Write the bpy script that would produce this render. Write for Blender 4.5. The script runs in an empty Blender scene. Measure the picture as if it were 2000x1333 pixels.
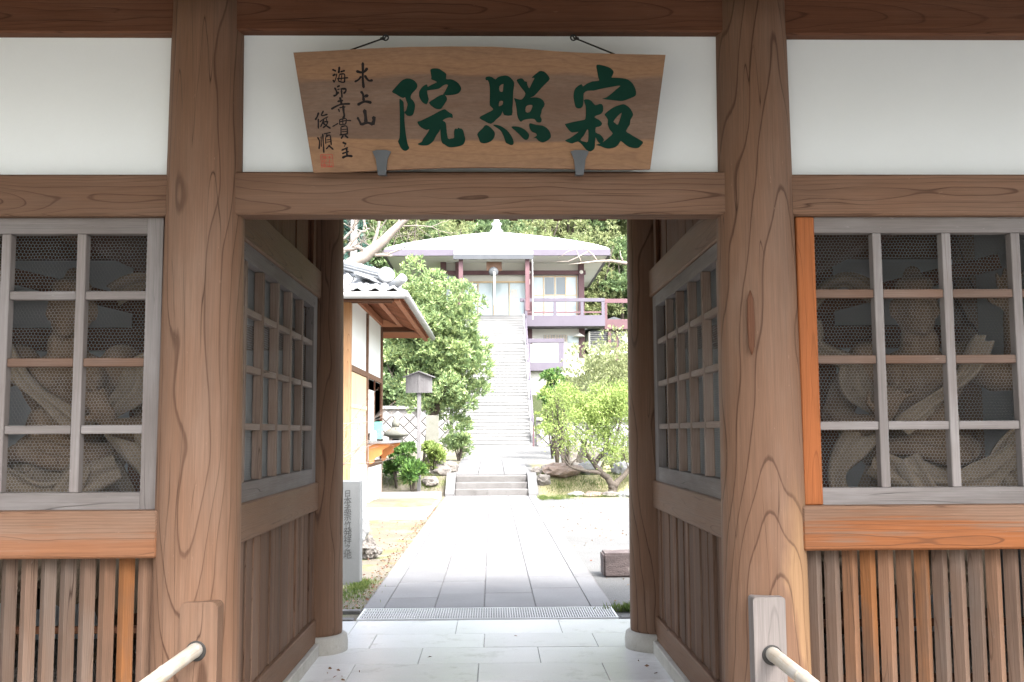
import bpy, bmesh, math, random
import numpy as np
from mathutils import Vector, Matrix, noise
from mathutils.geometry import tessellate_polygon
R = math.radians
rng = random.Random(7)
SC = bpy.context.scene
COL = SC.collection

# ------------------------------------------------------------------ camera
CAM = Vector((0.044, 0.0, 1.51))
FPX = 1950.0
CROT = Matrix.Rotation(R(-1.15), 3, 'Z') @ Matrix.Rotation(R(90 + 5.23), 3, 'X') @ Matrix.Rotation(R(-0.30), 3, 'Z')
cd = bpy.data.cameras.new('camera')
cd.sensor_width = 36.0
cd.lens = FPX / 2000 * 36
cd.clip_start = 0.05
cd.clip_end = 2000
cam = bpy.data.objects.new('camera', cd)
cam.matrix_world = Matrix.Translation(CAM) @ CROT.to_4x4()
COL.objects.link(cam)
SC.camera = cam

# ------------------------------------------------------------------ world, sun, exposure
SUN_EL, SUN_AZ = R(54), R(146)          # azimuth measured from +Y (up the path) towards +X (right)
w = bpy.data.worlds.new('World'); SC.world = w; w.use_nodes = True
nt = w.node_tree; nt.nodes.clear()
sky = nt.nodes.new('ShaderNodeTexSky'); sky.sky_type = 'NISHITA'; sky.sun_disc = False
sky.sun_elevation = SUN_EL; sky.sun_rotation = SUN_AZ
sky.dust_density = 4.0; sky.air_density = 1.0; sky.ozone_density = 1.0
hs = nt.nodes.new('ShaderNodeHueSaturation'); hs.inputs['Saturation'].default_value = 0.38
bg = nt.nodes.new('ShaderNodeBackground'); bg.inputs['Strength'].default_value = 0.13
wo = nt.nodes.new('ShaderNodeOutputWorld')
nt.links.new(sky.outputs[0], hs.inputs['Color']); nt.links.new(hs.outputs[0], bg.inputs[0]); nt.links.new(bg.outputs[0], wo.inputs[0])
sl = bpy.data.lights.new('sun', 'SUN'); sl.energy = 1.05; sl.angle = R(18); sl.color = (1.0, 0.98, 0.95)
so = bpy.data.objects.new('sun', sl); COL.objects.link(so)
sdir = Vector((math.sin(SUN_AZ) * math.cos(SUN_EL), math.cos(SUN_AZ) * math.cos(SUN_EL), math.sin(SUN_EL)))
so.rotation_euler = sdir.to_track_quat('Z', 'Y').to_euler()
so.location = (20, 10, 40)
SC.view_settings.view_transform = 'Standard'; SC.view_settings.look = 'None'
SC.view_settings.gamma = 1.0; SC.view_settings.use_curve_mapping = False
SC.view_settings.exposure = 3.28
SC.render.engine = 'CYCLES'
SC.cycles.use_denoising = True
SC.cycles.max_bounces = 10; SC.cycles.diffuse_bounces = 6; SC.cycles.glossy_bounces = 3
SC.cycles.transmission_bounces = 4; SC.cycles.transparent_max_bounces = 6
SC.cycles.sample_clamp_indirect = 8
SC.cycles.volume_bounces = 1

# ------------------------------------------------------------------ helpers
WL = {}                                   # world location of every object that may be a parent
def ray(px, py):
    return CROT @ Vector(((px - 1000) / FPX, -(py - 666.5) / FPX, -1.0))
def at(px, py, Y):
    d = ray(px, py); return CAM + d * ((Y - CAM.y) / d.y)
def atx(px, Y, py=845): return at(px, py, Y).x
def atz(py, Y, px=961): return at(px, py, Y).z

def link(name, data, parent=None, loc=(0, 0, 0), rot=None):
    o = bpy.data.objects.new(name, data); COL.objects.link(o)
    loc = Vector(loc); WL[o] = loc
    if parent is not None:
        o.parent = parent; o.location = loc - WL[parent]
    else:
        o.location = loc
    if rot: o.rotation_euler = rot
    return o
def tag(o, label, cat, group=None):
    o['label'] = label; o['category'] = cat
    if group: o['group'] = group
    return o
def thing(name, label, cat, loc=(0, 0, 0), group=None, rot=None):
    return tag(link(name, None, None, loc, rot), label, cat, group)
def struct(o): o['kind'] = 'structure'; return o
def stuff(o): o['kind'] = 'stuff'; return o

class MB:
    def __init__(s): s.v = []; s.f = []; s.sm = False
    def add(s, vs, fs):
        n = len(s.v); s.v += [tuple(v) for v in vs]; s.f += [tuple(i + n for i in f) for f in fs]; return s
    def box(s, x0, x1, y0, y1, z0, z1):
        return s.add([(x0, y0, z0), (x1, y0, z0), (x1, y1, z0), (x0, y1, z0), (x0, y0, z1), (x1, y0, z1), (x1, y1, z1), (x0, y1, z1)],
                     [(0, 3, 2, 1), (4, 5, 6, 7), (0, 1, 5, 4), (1, 2, 6, 5), (2, 3, 7, 6), (3, 0, 4, 7)])
    def tube(s, pts, rad, n=8, caps=True, flat=1.0, up=None):
        pts = [Vector(p) for p in pts]; m = len(pts)
        if not isinstance(rad, (list, tuple)): rad = [rad] * m
        vs = []; prev = None
        for i, p in enumerate(pts):
            t = (pts[min(i + 1, m - 1)] - pts[max(i - 1, 0)])
            t = t.normalized() if t.length > 1e-9 else Vector((0, 0, 1))
            if prev is None:
                a = up if up else (Vector((1, 0, 0)) if abs(t.x) < .9 else Vector((0, 1, 0)))
                a = Vector(a)
            else: a = prev
            u = (a - t * a.dot(t)).normalized(); v = t.cross(u); prev = u
            for k in range(n):
                th = 2 * math.pi * k / n
                vs.append(p + (u * math.cos(th) + v * math.sin(th) * flat) * rad[i])
        fs = []
        for i in range(m - 1):
            for k in range(n):
                k2 = (k + 1) % n
                fs.append((i * n + k, i * n + k2, (i + 1) * n + k2, (i + 1) * n + k))
        if caps: fs.append(tuple(reversed(range(n)))); fs.append(tuple(range((m - 1) * n, m * n)))
        return s.add(vs, fs)
    def lathe(s, prof, n=32, c=(0, 0, 0)):
        vs = []; fs = []; m = len(prof)
        for r, z in prof:
            for k in range(n):
                th = 2 * math.pi * k / n; vs.append((c[0] + r * math.cos(th), c[1] + r * math.sin(th), c[2] + z))
        for i in range(m - 1):
            for k in range(n):
                k2 = (k + 1) % n; fs.append((i * n + k, i * n + k2, (i + 1) * n + k2, (i + 1) * n + k))
        fs.append(tuple(reversed(range(n)))); fs.append(tuple(range((m - 1) * n, m * n)))
        return s.add(vs, fs)
    def prism(s, poly, axis, a0, a1):
        """extrude a 2-D polygon along an axis"""
        n = len(poly)
        def p(u, v, a): return {'x': (a, u, v), 'y': (u, a, v), 'z': (u, v, a)}[axis]
        vs = [p(u, v, a0) for u, v in poly] + [p(u, v, a1) for u, v in poly]
        fs = [tuple(range(n)), tuple(reversed(range(n, 2 * n)))] + [(i, n + i, n + (i + 1) % n, (i + 1) % n) for i in range(n)]
        return s.add(vs, fs)
    def mesh(s, name, mat=None, smooth=False, fix=True):
        me = bpy.data.meshes.new(name); me.from_pydata(s.v, [], s.f)
        if fix:
            b = bmesh.new(); b.from_mesh(me); bmesh.ops.recalc_face_normals(b, faces=b.faces); b.to_mesh(me); b.free()
        if mat: me.materials.append(mat)
        if smooth: me.polygons.foreach_set('use_smooth', [True] * len(me.polygons))
        return me
    def build(s, name, mat, parent=None, loc=(0, 0, 0), smooth=False, rot=None, fix=True):
        return link(name, s.mesh(name, mat, smooth, fix), parent, loc, rot)

_bc = {}
def boxmesh(name, dx, dy, dz, mat, bev=.004):
    key = (name, round(dx, 4), round(dy, 4), round(dz, 4), mat.name, bev)
    if key in _bc: return _bc[key]
    b = bmesh.new(); bmesh.ops.create_cube(b, size=1.0)
    for v in b.verts: v.co = Vector((v.co.x * dx, v.co.y * dy, v.co.z * dz))
    if bev: bmesh.ops.bevel(b, geom=list(b.edges), offset=min(bev, dx * .3, dy * .3, dz * .3), segments=1, affect='EDGES')
    me = bpy.data.meshes.new(name); b.to_mesh(me); b.free(); me.materials.append(mat)
    _bc[key] = me; return me
def box(name, x0, x1, y0, y1, z0, z1, mat, parent=None, bev=.004):
    x0, x1 = min(x0, x1), max(x0, x1); y0, y1 = min(y0, y1), max(y0, y1); z0, z1 = min(z0, z1), max(z0, z1)
    return link(name, boxmesh(name, x1 - x0, y1 - y0, z1 - z0, mat, bev), parent, ((x0 + x1) / 2, (y0 + y1) / 2, (z0 + z1) / 2))

# ------------------------------------------------------------------ materials
class NT:
    def __init__(s, name):
        s.m = bpy.data.materials.new(name); s.m.use_nodes = True
        s.t = s.m.node_tree; s.b = s.t.nodes['Principled BSDF']; s.out = s.t.nodes['Material Output']
    def n(s, kind, **kw):
        x = s.t.nodes.new('ShaderNode' + kind)
        for k, v in kw.items(): setattr(x, k, v)
        return x
    def l(s, a, b): s.t.links.new(a, b)
    def put(s, v, sock):
        if hasattr(v, 'is_linked'): s.l(v, sock)
        else: sock.default_value = v
    def math(s, op, a, b=0.0, c=None):
        x = s.n('Math', operation=op); s.put(a, x.inputs[0]); s.put(b, x.inputs[1])
        if c is not None: s.put(c, x.inputs[2])
        return x.outputs[0]
    def vmath(s, op, a, b):
        x = s.n('VectorMath', operation=op); s.put(a, x.inputs[0]); s.put(b, x.inputs[1]); return x.outputs[0]
    def noise(s, vec, scale, detail=3, rough=.55):
        x = s.n('TexNoise'); s.l(vec, x.inputs['Vector']); x.inputs['Scale'].default_value = scale
        x.inputs['Detail'].default_value = detail; x.inputs['Roughness'].default_value = rough; return x
    def ramp(s, fac, stops, interp='LINEAR'):
        x = s.n('ValToRGB'); s.put(fac, x.inputs[0]); e = x.color_ramp.elements; x.color_ramp.interpolation = interp
        while len(e) < len(stops): e.new(.5)
        for i, (p, c) in enumerate(stops):
            e[i].position = p; e[i].color = (c, c, c, 1) if isinstance(c, (int, float)) else (*c, 1)
        return x.outputs[0]
    def mix(s, fac, a, b, mode='MIX'):
        x = s.n('Mix', data_type='RGBA', blend_type=mode); s.put(fac, x.inputs[0])
        for v, k in ((a, 6), (b, 7)):
            if isinstance(v, tuple): x.inputs[k].default_value = (*v, 1)
            else: s.l(v, x.inputs[k])
        return x.outputs[2]
    def bump(s, h, strength, dist=.01):
        x = s.n('Bump'); x.inputs['Strength'].default_value = strength; x.inputs['Distance'].default_value = dist
        s.l(h, x.inputs['Height']); s.l(x.outputs[0], s.b.inputs['Normal'])
    def done(s, col, rough=.8, spec=.3):
        s.put((*col, 1) if isinstance(col, tuple) else col, s.b.inputs['Base Color'])
        s.put(rough, s.b.inputs['Roughness']); s.b.inputs['Specular IOR Level'].default_value = spec
        return s.m

def wood(name, axis, col, line, grey, greyamt=.3, ringw=.010, pith=(0.0, .10), taper=.02, wob=.03, rough=.62, lines=.8, patch=None, spread=.25, nsc=3.0):
    s = NT(name)
    tc = s.n('TexCoord').outputs['Object']; rnd = s.n('ObjectInfo').outputs['Random']
    sp = s.n('SeparateXYZ'); s.l(tc, sp.inputs[0]); X, Y, Z = sp.outputs
    a, b, g = {'Z': (X, Y, Z), 'X': (Y, Z, X), 'Y': (X, Z, Y)}[axis]
    cb = s.n('CombineXYZ'); s.l(a, cb.inputs[0]); s.l(b, cb.inputs[1]); s.l(s.math('MULTIPLY', g, .28), cb.inputs[2])
    q = s.vmath('ADD', cb.outputs[0], s.math('MULTIPLY', rnd, 37.0))
    n1 = s.noise(q, nsc, 2, .45)
    d = s.vmath('SCALE', s.vmath('SUBTRACT', n1.outputs['Color'], (.5, .5, .5)), (0, 0, 0))
    d.node.inputs['Scale'].default_value = wob * 4
    sd = s.n('SeparateXYZ'); s.l(d, sd.inputs[0])
    a2 = s.math('ADD', s.math('SUBTRACT', a, pith[0]), sd.outputs[0]); b2 = s.math('ADD', s.math('SUBTRACT', b, pith[1]), sd.outputs[1])
    r = s.math('SQRT', s.math('ADD', s.math('MULTIPLY', a2, a2), s.math('MULTIPLY', b2, b2)))
    r = s.math('ADD', r, s.math('MULTIPLY', g, taper))
    n2 = s.noise(q, 14, 2, .5)
    r = s.math('ADD', r, s.math('MULTIPLY', s.math('SUBTRACT', n2.outputs[0], .5), .004))
    t = s.math('FRACT', s.math('ADD', s.math('DIVIDE', r, ringw), s.math('MULTIPLY', rnd, 5.3)))
    ring = s.ramp(t, [(0.0, .10), (.05, 0.0), (.55, .05), (.88, .20), (.935, .95), (.97, .95), (1.0, .12)])
    cf = s.n('CombineXYZ'); s.l(s.math('MULTIPLY', a, 1.0), cf.inputs[0]); s.l(b, cf.inputs[1]); s.l(s.math('MULTIPLY', g, .018), cf.inputs[2])
    qf = s.vmath('ADD', cf.outputs[0], s.math('MULTIPLY', rnd, 11.0))
    fib = s.noise(qf, 260, 3, .65).outputs[0]
    fib2 = s.noise(qf, 55, 2, .6).outputs[0]
    big = s.noise(q, 5.5, 4, .6).outputs[0]
    lm = s.math('MULTIPLY', ring, s.math('MULTIPLY', s.ramp(n1.outputs[0], [(.25, .6), (.6, 1.0)]), lines))
    c = s.mix(s.ramp(big, [(.42, 0.0), (.72, 1.0)]), tuple(x * 1.0 for x in col), grey)
    c = s.mix(greyamt, col, c)
    if patch:
        pm, pc = patch(s, X, Y, Z, big, fib2)
        c = s.mix(pm, c, pc)
    c = s.mix(lm, c, line)
    # drying checks: hairline cracks along the grain, and pale scuffs
    ck = s.n('CombineXYZ'); s.l(s.math('MULTIPLY', a, 1.0), ck.inputs[0]); s.l(b, ck.inputs[1]); s.l(s.math('MULTIPLY', g, .05), ck.inputs[2])
    cq = s.vmath('ADD', ck.outputs[0], s.math('MULTIPLY', rnd, 53.0))
    cn = s.noise(cq, 16, 1, .4).outputs[0]
    crack = s.math('MULTIPLY', s.ramp(s.math('ABSOLUTE', s.math('SUBTRACT', cn, .5)), [(.0, 1.0), (.006, 0.0)]), s.ramp(s.noise(q, 4.0, 2, .5).outputs[0], [(.50, 0.0), (.58, .8)]))
    c = s.mix(crack, c, tuple(x * .6 for x in line))
    sn = s.n('CombineXYZ'); s.l(a, sn.inputs[0]); s.l(b, sn.inputs[1]); s.l(s.math('MULTIPLY', g, .30), sn.inputs[2])
    sf_ = s.noise(s.vmath('ADD', sn.outputs[0], s.math('MULTIPLY', rnd, 71.0)), 75, 3, .6).outputs[0]
    c = s.mix(s.ramp(sf_, [(.70, 0.0), (.78, .4)]), c, tuple(min(1, x * 1.7) for x in grey))
    blot = s.noise(q, 1.7, 5, .65).outputs[0]
    c = s.mix(s.ramp(blot, [(.50, 0.0), (.68, .38)]), c, tuple(x * .55 for x in col))
    k = s.math('ADD', .56, s.math('ADD', s.math('MULTIPLY', fib, .56), s.math('MULTIPLY', fib2, .36)))
    k = s.math('MULTIPLY', k, s.math('ADD', 1 - spread / 2, s.math('MULTIPLY', rnd, spread)))
    c = s.mix(1.0, c, k, 'MULTIPLY')
    h = s.math('SUBTRACT', s.math('ADD', s.math('MULTIPLY', fib, .6), fib2), s.math('ADD', s.math('MULTIPLY', lm, .5), s.math('MULTIPLY', crack, 2.5)))
    s.bump(h, .4, .004)
    rr = s.math('ADD', rough - .08, s.math('MULTIPLY', fib2, .2))
    return s.done(c, rr, .10)

BR, BRL, BRG = (.145, .081, .050), (.040, .018, .010), (.168, .110, .078)
RDK, RDL = (.095, .040, .021), (.036, .014, .008)
GY, GYL, GYG = (0.168, 0.1462, 0.1344), (0.0798, 0.0672, 0.0605), (0.2201, 0.2041, 0.1957)
OR, ORL = (0.3528, 0.1386, 0.0437), (0.168, 0.0588, 0.021)

def pillar_patch(s, X, Y, Z, big, fib):
    # worn orange-tan streak on the outer front quarter, lower half, with ragged edges
    e = s.math('ADD', s.math('MULTIPLY', X, 9.0), s.math('MULTIPLY', s.math('SUBTRACT', big, .5), 3.0))
    m1 = s.ramp(e, [(.35, 0.0), (.75, 1.0)])
    zz = s.math('ADD', Z, s.math('MULTIPLY', s.math('SUBTRACT', big, .5), .8))
    m2 = s.ramp(s.math('MULTIPLY', zz, .5), [(.50, 1.0), (.66, 0.0)])
    return s.math('MULTIPLY', s.math('MULTIPLY', m1, m2), .75), (.26, .155, .08)
amt_sill = .88
def sill_patch(s, X, Y, Z, big, fib):
    e = s.math('ADD', s.math('MULTIPLY', Z, 6.5), s.math('MULTIPLY', s.math('SUBTRACT', big, .5), 1.1))
    e = s.math('ADD', e, s.math('MULTIPLY', s.math('SUBTRACT', fib, .5), 1.6))
    return s.math('MULTIPLY', s.ramp(s.math('ADD', e, .5), [(.34, 1.0), (.66, 0.0)]), amt_sill), (.205, .068, .020)
def slat_patch(s, X, Y, Z, big, fib):
    rnd = s.n('ObjectInfo').outputs['Random']
    m = s.ramp(s.math('FRACT', s.math('MULTIPLY', rnd, 7.7)), [(.58, 0.0), (.80, 1.0)])
    e = s.math('MULTIPLY', m, s.ramp(s.math('ADD', big, s.math('MULTIPLY', Z, .35)), [(.38, .15), (.62, 1.0)]))
    return e, (.23, .098, .038)

M = {}
M['pillar'] = wood('pillar_wood', 'Z', BR, BRL, BRG, .6, .023, (.01, .085), .030, .042, .55, .78, nsc=2.3)
M['pillar_worn'] = wood('pillar_wood_worn', 'Z', BR, BRL, BRG, .6, .022, (-.015, .08), -.036, .050, .58, .78, pillar_patch, nsc=2.3)
M['beam_x'] = wood('beam_wood_across', 'X', BR, BRL, BRG, .55, .0085, (.06, -.01), .012, .022, .58, .75)
M['beam_y'] = wood('beam_wood_along', 'Y', BR, BRL, BRG, .55, .0075, (.0, -.06), .012, .018, .6, .6)
M['sill_x'] = wood('sill_wood', 'X', BR, BRL, BRG, .7, .007, (.05, -.05), .008, .012, .62, .6, sill_patch)
amt_sill = .40
M['sill_pale'] = wood('sill_wood_pale', 'X', BR, BRL, BRG, .7, .007, (.05, -.05), .008, .012, .62, .6, sill_patch)
M['lat_z'] = wood('brown_grey_upright', 'Z', (0.18, 0.1296, 0.102), BRL, (0.246, 0.204, 0.1776), .8, .006, (.03, .05), .01, .01, .75, .4)
M['lat_y'] = wood('brown_grey_along', 'Y', (0.204, 0.1524, 0.1248), BRL, (0.27, 0.2316, 0.204), .8, .006, (.03, .05), .01, .01, .75, .4)
M['dark_x'] = wood('dark_beam_wood', 'X', RDK, RDL, (.13, .07, .045), .4, .010, (.06, .0), .014, .02, .6, .7)
M['dark_y'] = wood('dark_wood_along', 'Y', RDK, RDL, (.13, .07, .045), .4, .010, (.06, .0), .012, .02, .65, .5)
M['dark_z'] = wood('dark_wood_upright', 'Z', RDK, RDL, (.13, .07, .045), .4, .010, (.06, .0), .012, .02, .65, .5)
M['grey_z'] = wood('grey_wood_upright', 'Z', GY, GYL, GYG, .9, .006, (.03, .05), .01, .01, .8, .35)
M['grey_x'] = wood('grey_wood_across', 'X', GY, GYL, GYG, .9, .006, (.03, .05), .01, .01, .8, .35)
M['grey_y'] = wood('grey_wood_along', 'Y', GY, GYL, GYG, .9, .006, (.03, .05), .01, .01, .8, .35)
M['brgrey_x'] = wood('rail_wood_across', 'X', (0.1302, 0.079, 0.0554), BRL, (0.1554, 0.1243, 0.1058), .7, .006, (.03, .05), .01, .01, .75, .4)
M['orange_z'] = wood('orange_post_wood', 'Z', (0.252, 0.0823, 0.0269), (0.126, 0.0403, 0.0143), (0.21, 0.0781, 0.0319), .6, .006, (.02, .06), .01, .012, .62, .5)
M['slat_z'] = wood('slat_wood', 'Z', (0.1214, 0.0790, 0.0564), BRL, (0.1326, 0.1058, 0.0875), .8, .006, (.02, .05), .01, .012, .68, .5, slat_patch, .5)
M['board_z'] = wood('board_wood', 'Z', (0.126, 0.0714, 0.0462), BRL, (0.1428, 0.0991, 0.0756), .7, .007, (.03, .09), .012, .02, .7, .7, None, .55)
M['red_y'] = wood('rafter_wood', 'X', (.30, .12, .065), (.14, .05, .03), (.27, .13, .08), .5, .008, (.03, .05), .01, .012, .6, .5)
M['post_z'] = wood('pale_post_wood', 'Z', (.33, .19, .10), (.16, .08, .04), (.30, .2, .13), .7, .009, (.03, .07), .012, .02, .65, .7)  # paler, more orange brown than the board wood
M['pale_door'] = wood('pale_door_wood', 'Z', (.62, .47, .30), (.5, .35, .2), (.6, .48, .33), .5, .012, (.05, .3), .012, .03, .55, .4)
M['statue'] = wood('statue_wood', 'Z', (.125, .085, .055), (.05, .03, .02), (.17, .125, .088), .95, .016, (.0, .1), .02, .03, .8, .55)
M['scarf'] = wood('scarf_wood', 'Z', (0.1914, 0.1485, 0.1056), (0.0858, 0.0594, 0.0396), (0.2244, 0.1815, 0.1353), .95, .010, (.0, .1), .02, .03, .85, .6)

def speckle(name, col, col2, scale=60, amt=.5, rough=.8, big=1.2, bump=.25, grain=220, dirt=None, dist=.004, spec=.3):
    s = NT(name); tc = s.n('TexCoord').outputs['Object']; rnd = s.n('ObjectInfo').outputs['Random']
    q = s.vmath('ADD', tc, s.math('MULTIPLY', rnd, 23.0))
    b = s.noise(q, big, 4, .6).outputs[0]; f = s.noise(q, scale, 4, .7).outputs[0]; g = s.noise(q, grain, 2, .7).outputs[0]
    c = s.mix(s.ramp(b, [(.35, 0.0), (.68, 1.0)]), col, col2)
    if dirt: c = s.mix(s.ramp(s.noise(q, big * 3.1, 5, .7).outputs[0], [(.55, 0.0), (.72, .7)]), c, dirt)
    k = s.math('ADD', 1 - amt * .55, s.math('MULTIPLY', s.math('ADD', f, g), amt * .5))
    k = s.math('MULTIPLY', k, s.math('ADD', .91, s.math('MULTIPLY', rnd, .18)))
    c = s.mix(1.0, c, k, 'MULTIPLY')
    s.bump(s.math('ADD', f, g), bump, dist)
    return s.done(c, rough, spec)
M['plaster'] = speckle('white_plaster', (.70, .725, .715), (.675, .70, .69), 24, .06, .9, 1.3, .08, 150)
M['bay_plaster'] = speckle('bay_plaster', (0.3075, 0.3224, 0.3323), (0.2728, 0.2902, 0.3026), 30, .1, .9, .9, .06, 150)  # blue-grey plaster, its colour darkened further to deepen the bays' shade
M['granite'] = speckle('pale_granite', (.70, .70, .70), (.65, .65, .65), 90, .26, .22, 1.6, .12, 320, (.47, .46, .44))
M['path'] = speckle('path_granite', (.160, .158, .159), (.128, .126, .127), 70, .75, .75, 1.1, .5, 190, (.15, .14, .142))
M['step'] = speckle('step_granite', (0.144, 0.138, 0.135), (0.102, 0.096, 0.093), 60, .7, .8, 2.2, .5, 180, (0.066, 0.0624, 0.0588))
M['stair'] = speckle('stair_concrete', (0.2500, 0.2480, 0.2430), (0.2150, 0.2130, 0.2080), 40, .3, .8, .8, .2, 150, (0.2200, 0.2170, 0.2100))
M['stele'] = speckle('stele_granite', (0.1512, 0.1555, 0.157), (0.1296, 0.1346, 0.1361), 120, .8, .7, 2.0, .2, 400)
M['stele_old'] = speckle('old_stele_stone', (0.186, 0.1798, 0.155), (0.1488, 0.1488, 0.124), 30, .6, .9, 2.0, .4, 120, (0.1116, 0.1178, 0.0806))
M['lantern'] = speckle('lantern_stone', (0.1612, 0.1581, 0.1364), (0.1178, 0.1178, 0.0961), 30, .7, .95, 3.0, .5, 120, (0.093, 0.0992, 0.062))
M['base_stone'] = speckle('base_stone', (.42, .40, .36), (.34, .325, .29), 70, .6, .8, 4, .3, 260, (.27, .25, .22))
M['rock'] = speckle('garden_rock', (0.186, 0.1674, 0.1519), (0.1364, 0.124, 0.1116), 20, .7, .9, 2.0, .9, 90, (0.1054, 0.0992, 0.0806), .02)
M['rock_pink'] = speckle('pink_rock', (0.2232, 0.1674, 0.1364), (0.1674, 0.1271, 0.1054), 14, .8, .9, 3.0, 1.0, 70, (0.2604, 0.248, 0.2356), .02)
M['rock_grey'] = speckle('blue_grey_rock', (0.2232, 0.2263, 0.2294), (0.1798, 0.1829, 0.186), 16, .6, .9, 2.0, .8, 80, None, .02)
M['court'] = speckle('court_gravel', (.40, .395, .375), (.355, .35, .33), 45, .95, .95, .5, 1.0, 130, None, .012)
M['sand'] = speckle('sandy_soil', (.42, .375, .30), (.36, .32, .25), 30, .7, .95, .7, .8, 110, (.30, .25, .18), .01)
M['hill'] = speckle('hill_soil', (.07, .08, .035), (.05, .06, .025), 2, .7, .95, .15, .3, 8)
M['concrete'] = speckle('concrete', (0.256, 0.248, 0.236), (0.224, 0.216, 0.204), 40, .3, .85, .8, .2, 180)
M['wallback'] = speckle('retaining_joint', (0.1728, 0.1656, 0.162), (0.144, 0.1368, 0.1332), 20, .5, .9, 1.2, .5, 90)
M['wallblock'] = speckle('retaining_block', (0.2736, 0.2628, 0.2592), (0.2304, 0.2232, 0.2196), 20, .5, .9, 1.2, .5, 90)
M['kawara'] = speckle('roof_tile', (0.275, 0.2812, 0.2875), (0.2125, 0.2188, 0.225), 20, .4, .38, 3, .1, 120)
M['hallroof'] = speckle('hall_roof_sheet', (.42, .43, .42), (.38, .39, .385), 8, .15, .5, .6, .05, 60)
M['hallwall'] = speckle('hall_wall', (.70, .69, .65), (.66, .65, .61), 20, .05, .9, .6, .03, 100)
M['hallwood'] = speckle('hall_timber', (0.128, 0.068, 0.076), (0.104, 0.056, 0.064), 12, .3, .6, 2, .1, 80)
M['halledge'] = speckle('hall_edge_board', (0.1148, 0.1013, 0.1260), (0.1035, 0.0900, 0.1148), 12, .2, .55, 2, .1, 80)
M['darkmetal'] = speckle('dark_gutter', (0.08, 0.084, 0.092), (0.068, 0.072, 0.08), 20, .2, .4, 2, .05, 100)
M['gutter'] = speckle('grey_gutter', (0.24, 0.237, 0.231), (0.204, 0.201, 0.198), 20, .2, .45, 2, .05, 100)
M['iron'] = speckle('iron_bracket', (.085, .09, .095), (.065, .07, .075), 30, .3, .5, 6, .1, 200)
M['blackiron'] = speckle('black_iron', (.02, .02, .02), (.03, .025, .02), 30, .3, .5, 6, .1, 200)
M['steel'] = speckle('galvanised_grate', (.62, .62, .62), (.55, .55, .55), 30, .2, .4, 3, .05, 200)
M['pit'] = speckle('drain_pit', (.05, .05, .05), (.04, .04, .04), 30, .2, .9, 3, .05, 200)
M['wire'] = speckle('wire_mesh', (0.315, 0.315, 0.3075), (0.255, 0.255, 0.2475), 20, .3, .5, 5, .0, 90)
M['green'] = speckle('green_lacquer', (.004, .023, .015), (.006, .029, .019), 20, .3, .75, 8, .08, 120, spec=.06)
M['ink'] = speckle('black_ink', (.014, .012, .012), (.02, .017, .016), 20, .3, .6, 8, .05, 120, spec=.04)
M['seal'] = speckle('red_seal_ink', (.36, .045, .035), (.30, .04, .03), 40, .3, .7, 8, .05, 120, spec=.05)
M['carve'] = speckle('carved_letter', (0.05, 0.05, 0.05), (0.065, 0.065, 0.065), 60, .4, .8, 8, .1, 200)
M['rope'] = speckle('white_rope', (.7, .68, .63), (.62, .6, .55), 60, .3, .9, 8, .3, 200)
M['mint'] = speckle('mint_plastic', (.20, .62, .50), (.18, .58, .47), 10, .1, .4, 4, .02, 80)
M['orange_board'] = speckle('orange_bracket', (.50, .19, .06), (.42, .15, .05), 14, .4, .6, 4, .1, 90)
M['stump'] = speckle('weathered_block', (0.1013, 0.0788, 0.075), (0.0675, 0.0525, 0.051), 18, .9, .9, 4, .8, 90, (0.195, 0.1725, 0.1575), .01)
M['weather'] = wood('weathered_sign_wood', 'Z', (0.155, 0.1488, 0.1519), (0.0806, 0.0744, 0.0775), (0.2046, 0.2015, 0.2046), .95, .01, (.05, .1), .01, .02, .85, .5)
M['faded'] = speckle('faded_ink', (.15, .145, .15), (.20, .19, .195), 40, .6, .9, 20, .1, 120)
M['bark'] = speckle('bark', (0.0935, 0.077, 0.0633), (0.066, 0.055, 0.044), 18, .9, .95, 4, 1.0, 60, (0.132, 0.121, 0.1045), .015)
M['palebark'] = speckle('pale_bark', (0.252, 0.217, 0.189), (0.203, 0.1715, 0.147), 12, .7, .9, 3, .7, 50, (0.294, 0.273, 0.252), .015)

def glass(name, col, rough=.08, metal=0.0):
    s = NT(name); s.b.inputs['IOR'].default_value = 1.5
    m = s.done(col, rough, .6); return m
M['glass'] = glass('window_glass', (.10, .13, .15))
M['paleglass'] = glass('pale_blue_glass', (.42, .50, .53), .15)  # opaque glass tinted pale blue

def bamboo_mat():
    s = NT('dry_bamboo'); tc = s.n('TexCoord').outputs['Object']
    sp = s.n('SeparateXYZ'); s.l(tc, sp.inputs[0])
    cb = s.n('CombineXYZ'); s.l(sp.outputs[0], cb.inputs[0]); s.l(sp.outputs[2], cb.inputs[1]); s.l(s.math('MULTIPLY', sp.outputs[1], .05), cb.inputs[2])
    f = s.noise(cb.outputs[0], 130, 3).outputs[0]; b = s.noise(tc, 9, 4, .6).outputs[0]
    c = s.mix(s.ramp(b, [(.35, 0.0), (.65, 1.0)]), (0.3300, 0.2772, 0.2046), (0.3828, 0.3630, 0.3300))
    c = s.mix(s.ramp(f, [(.52, 0.0), (.7, .6)]), c, (0.2376, 0.1782, 0.1188))
    s.bump(f, .15, .002)
    return s.done(c, .45, .35)
M['bamboo'] = bamboo_mat()

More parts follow.
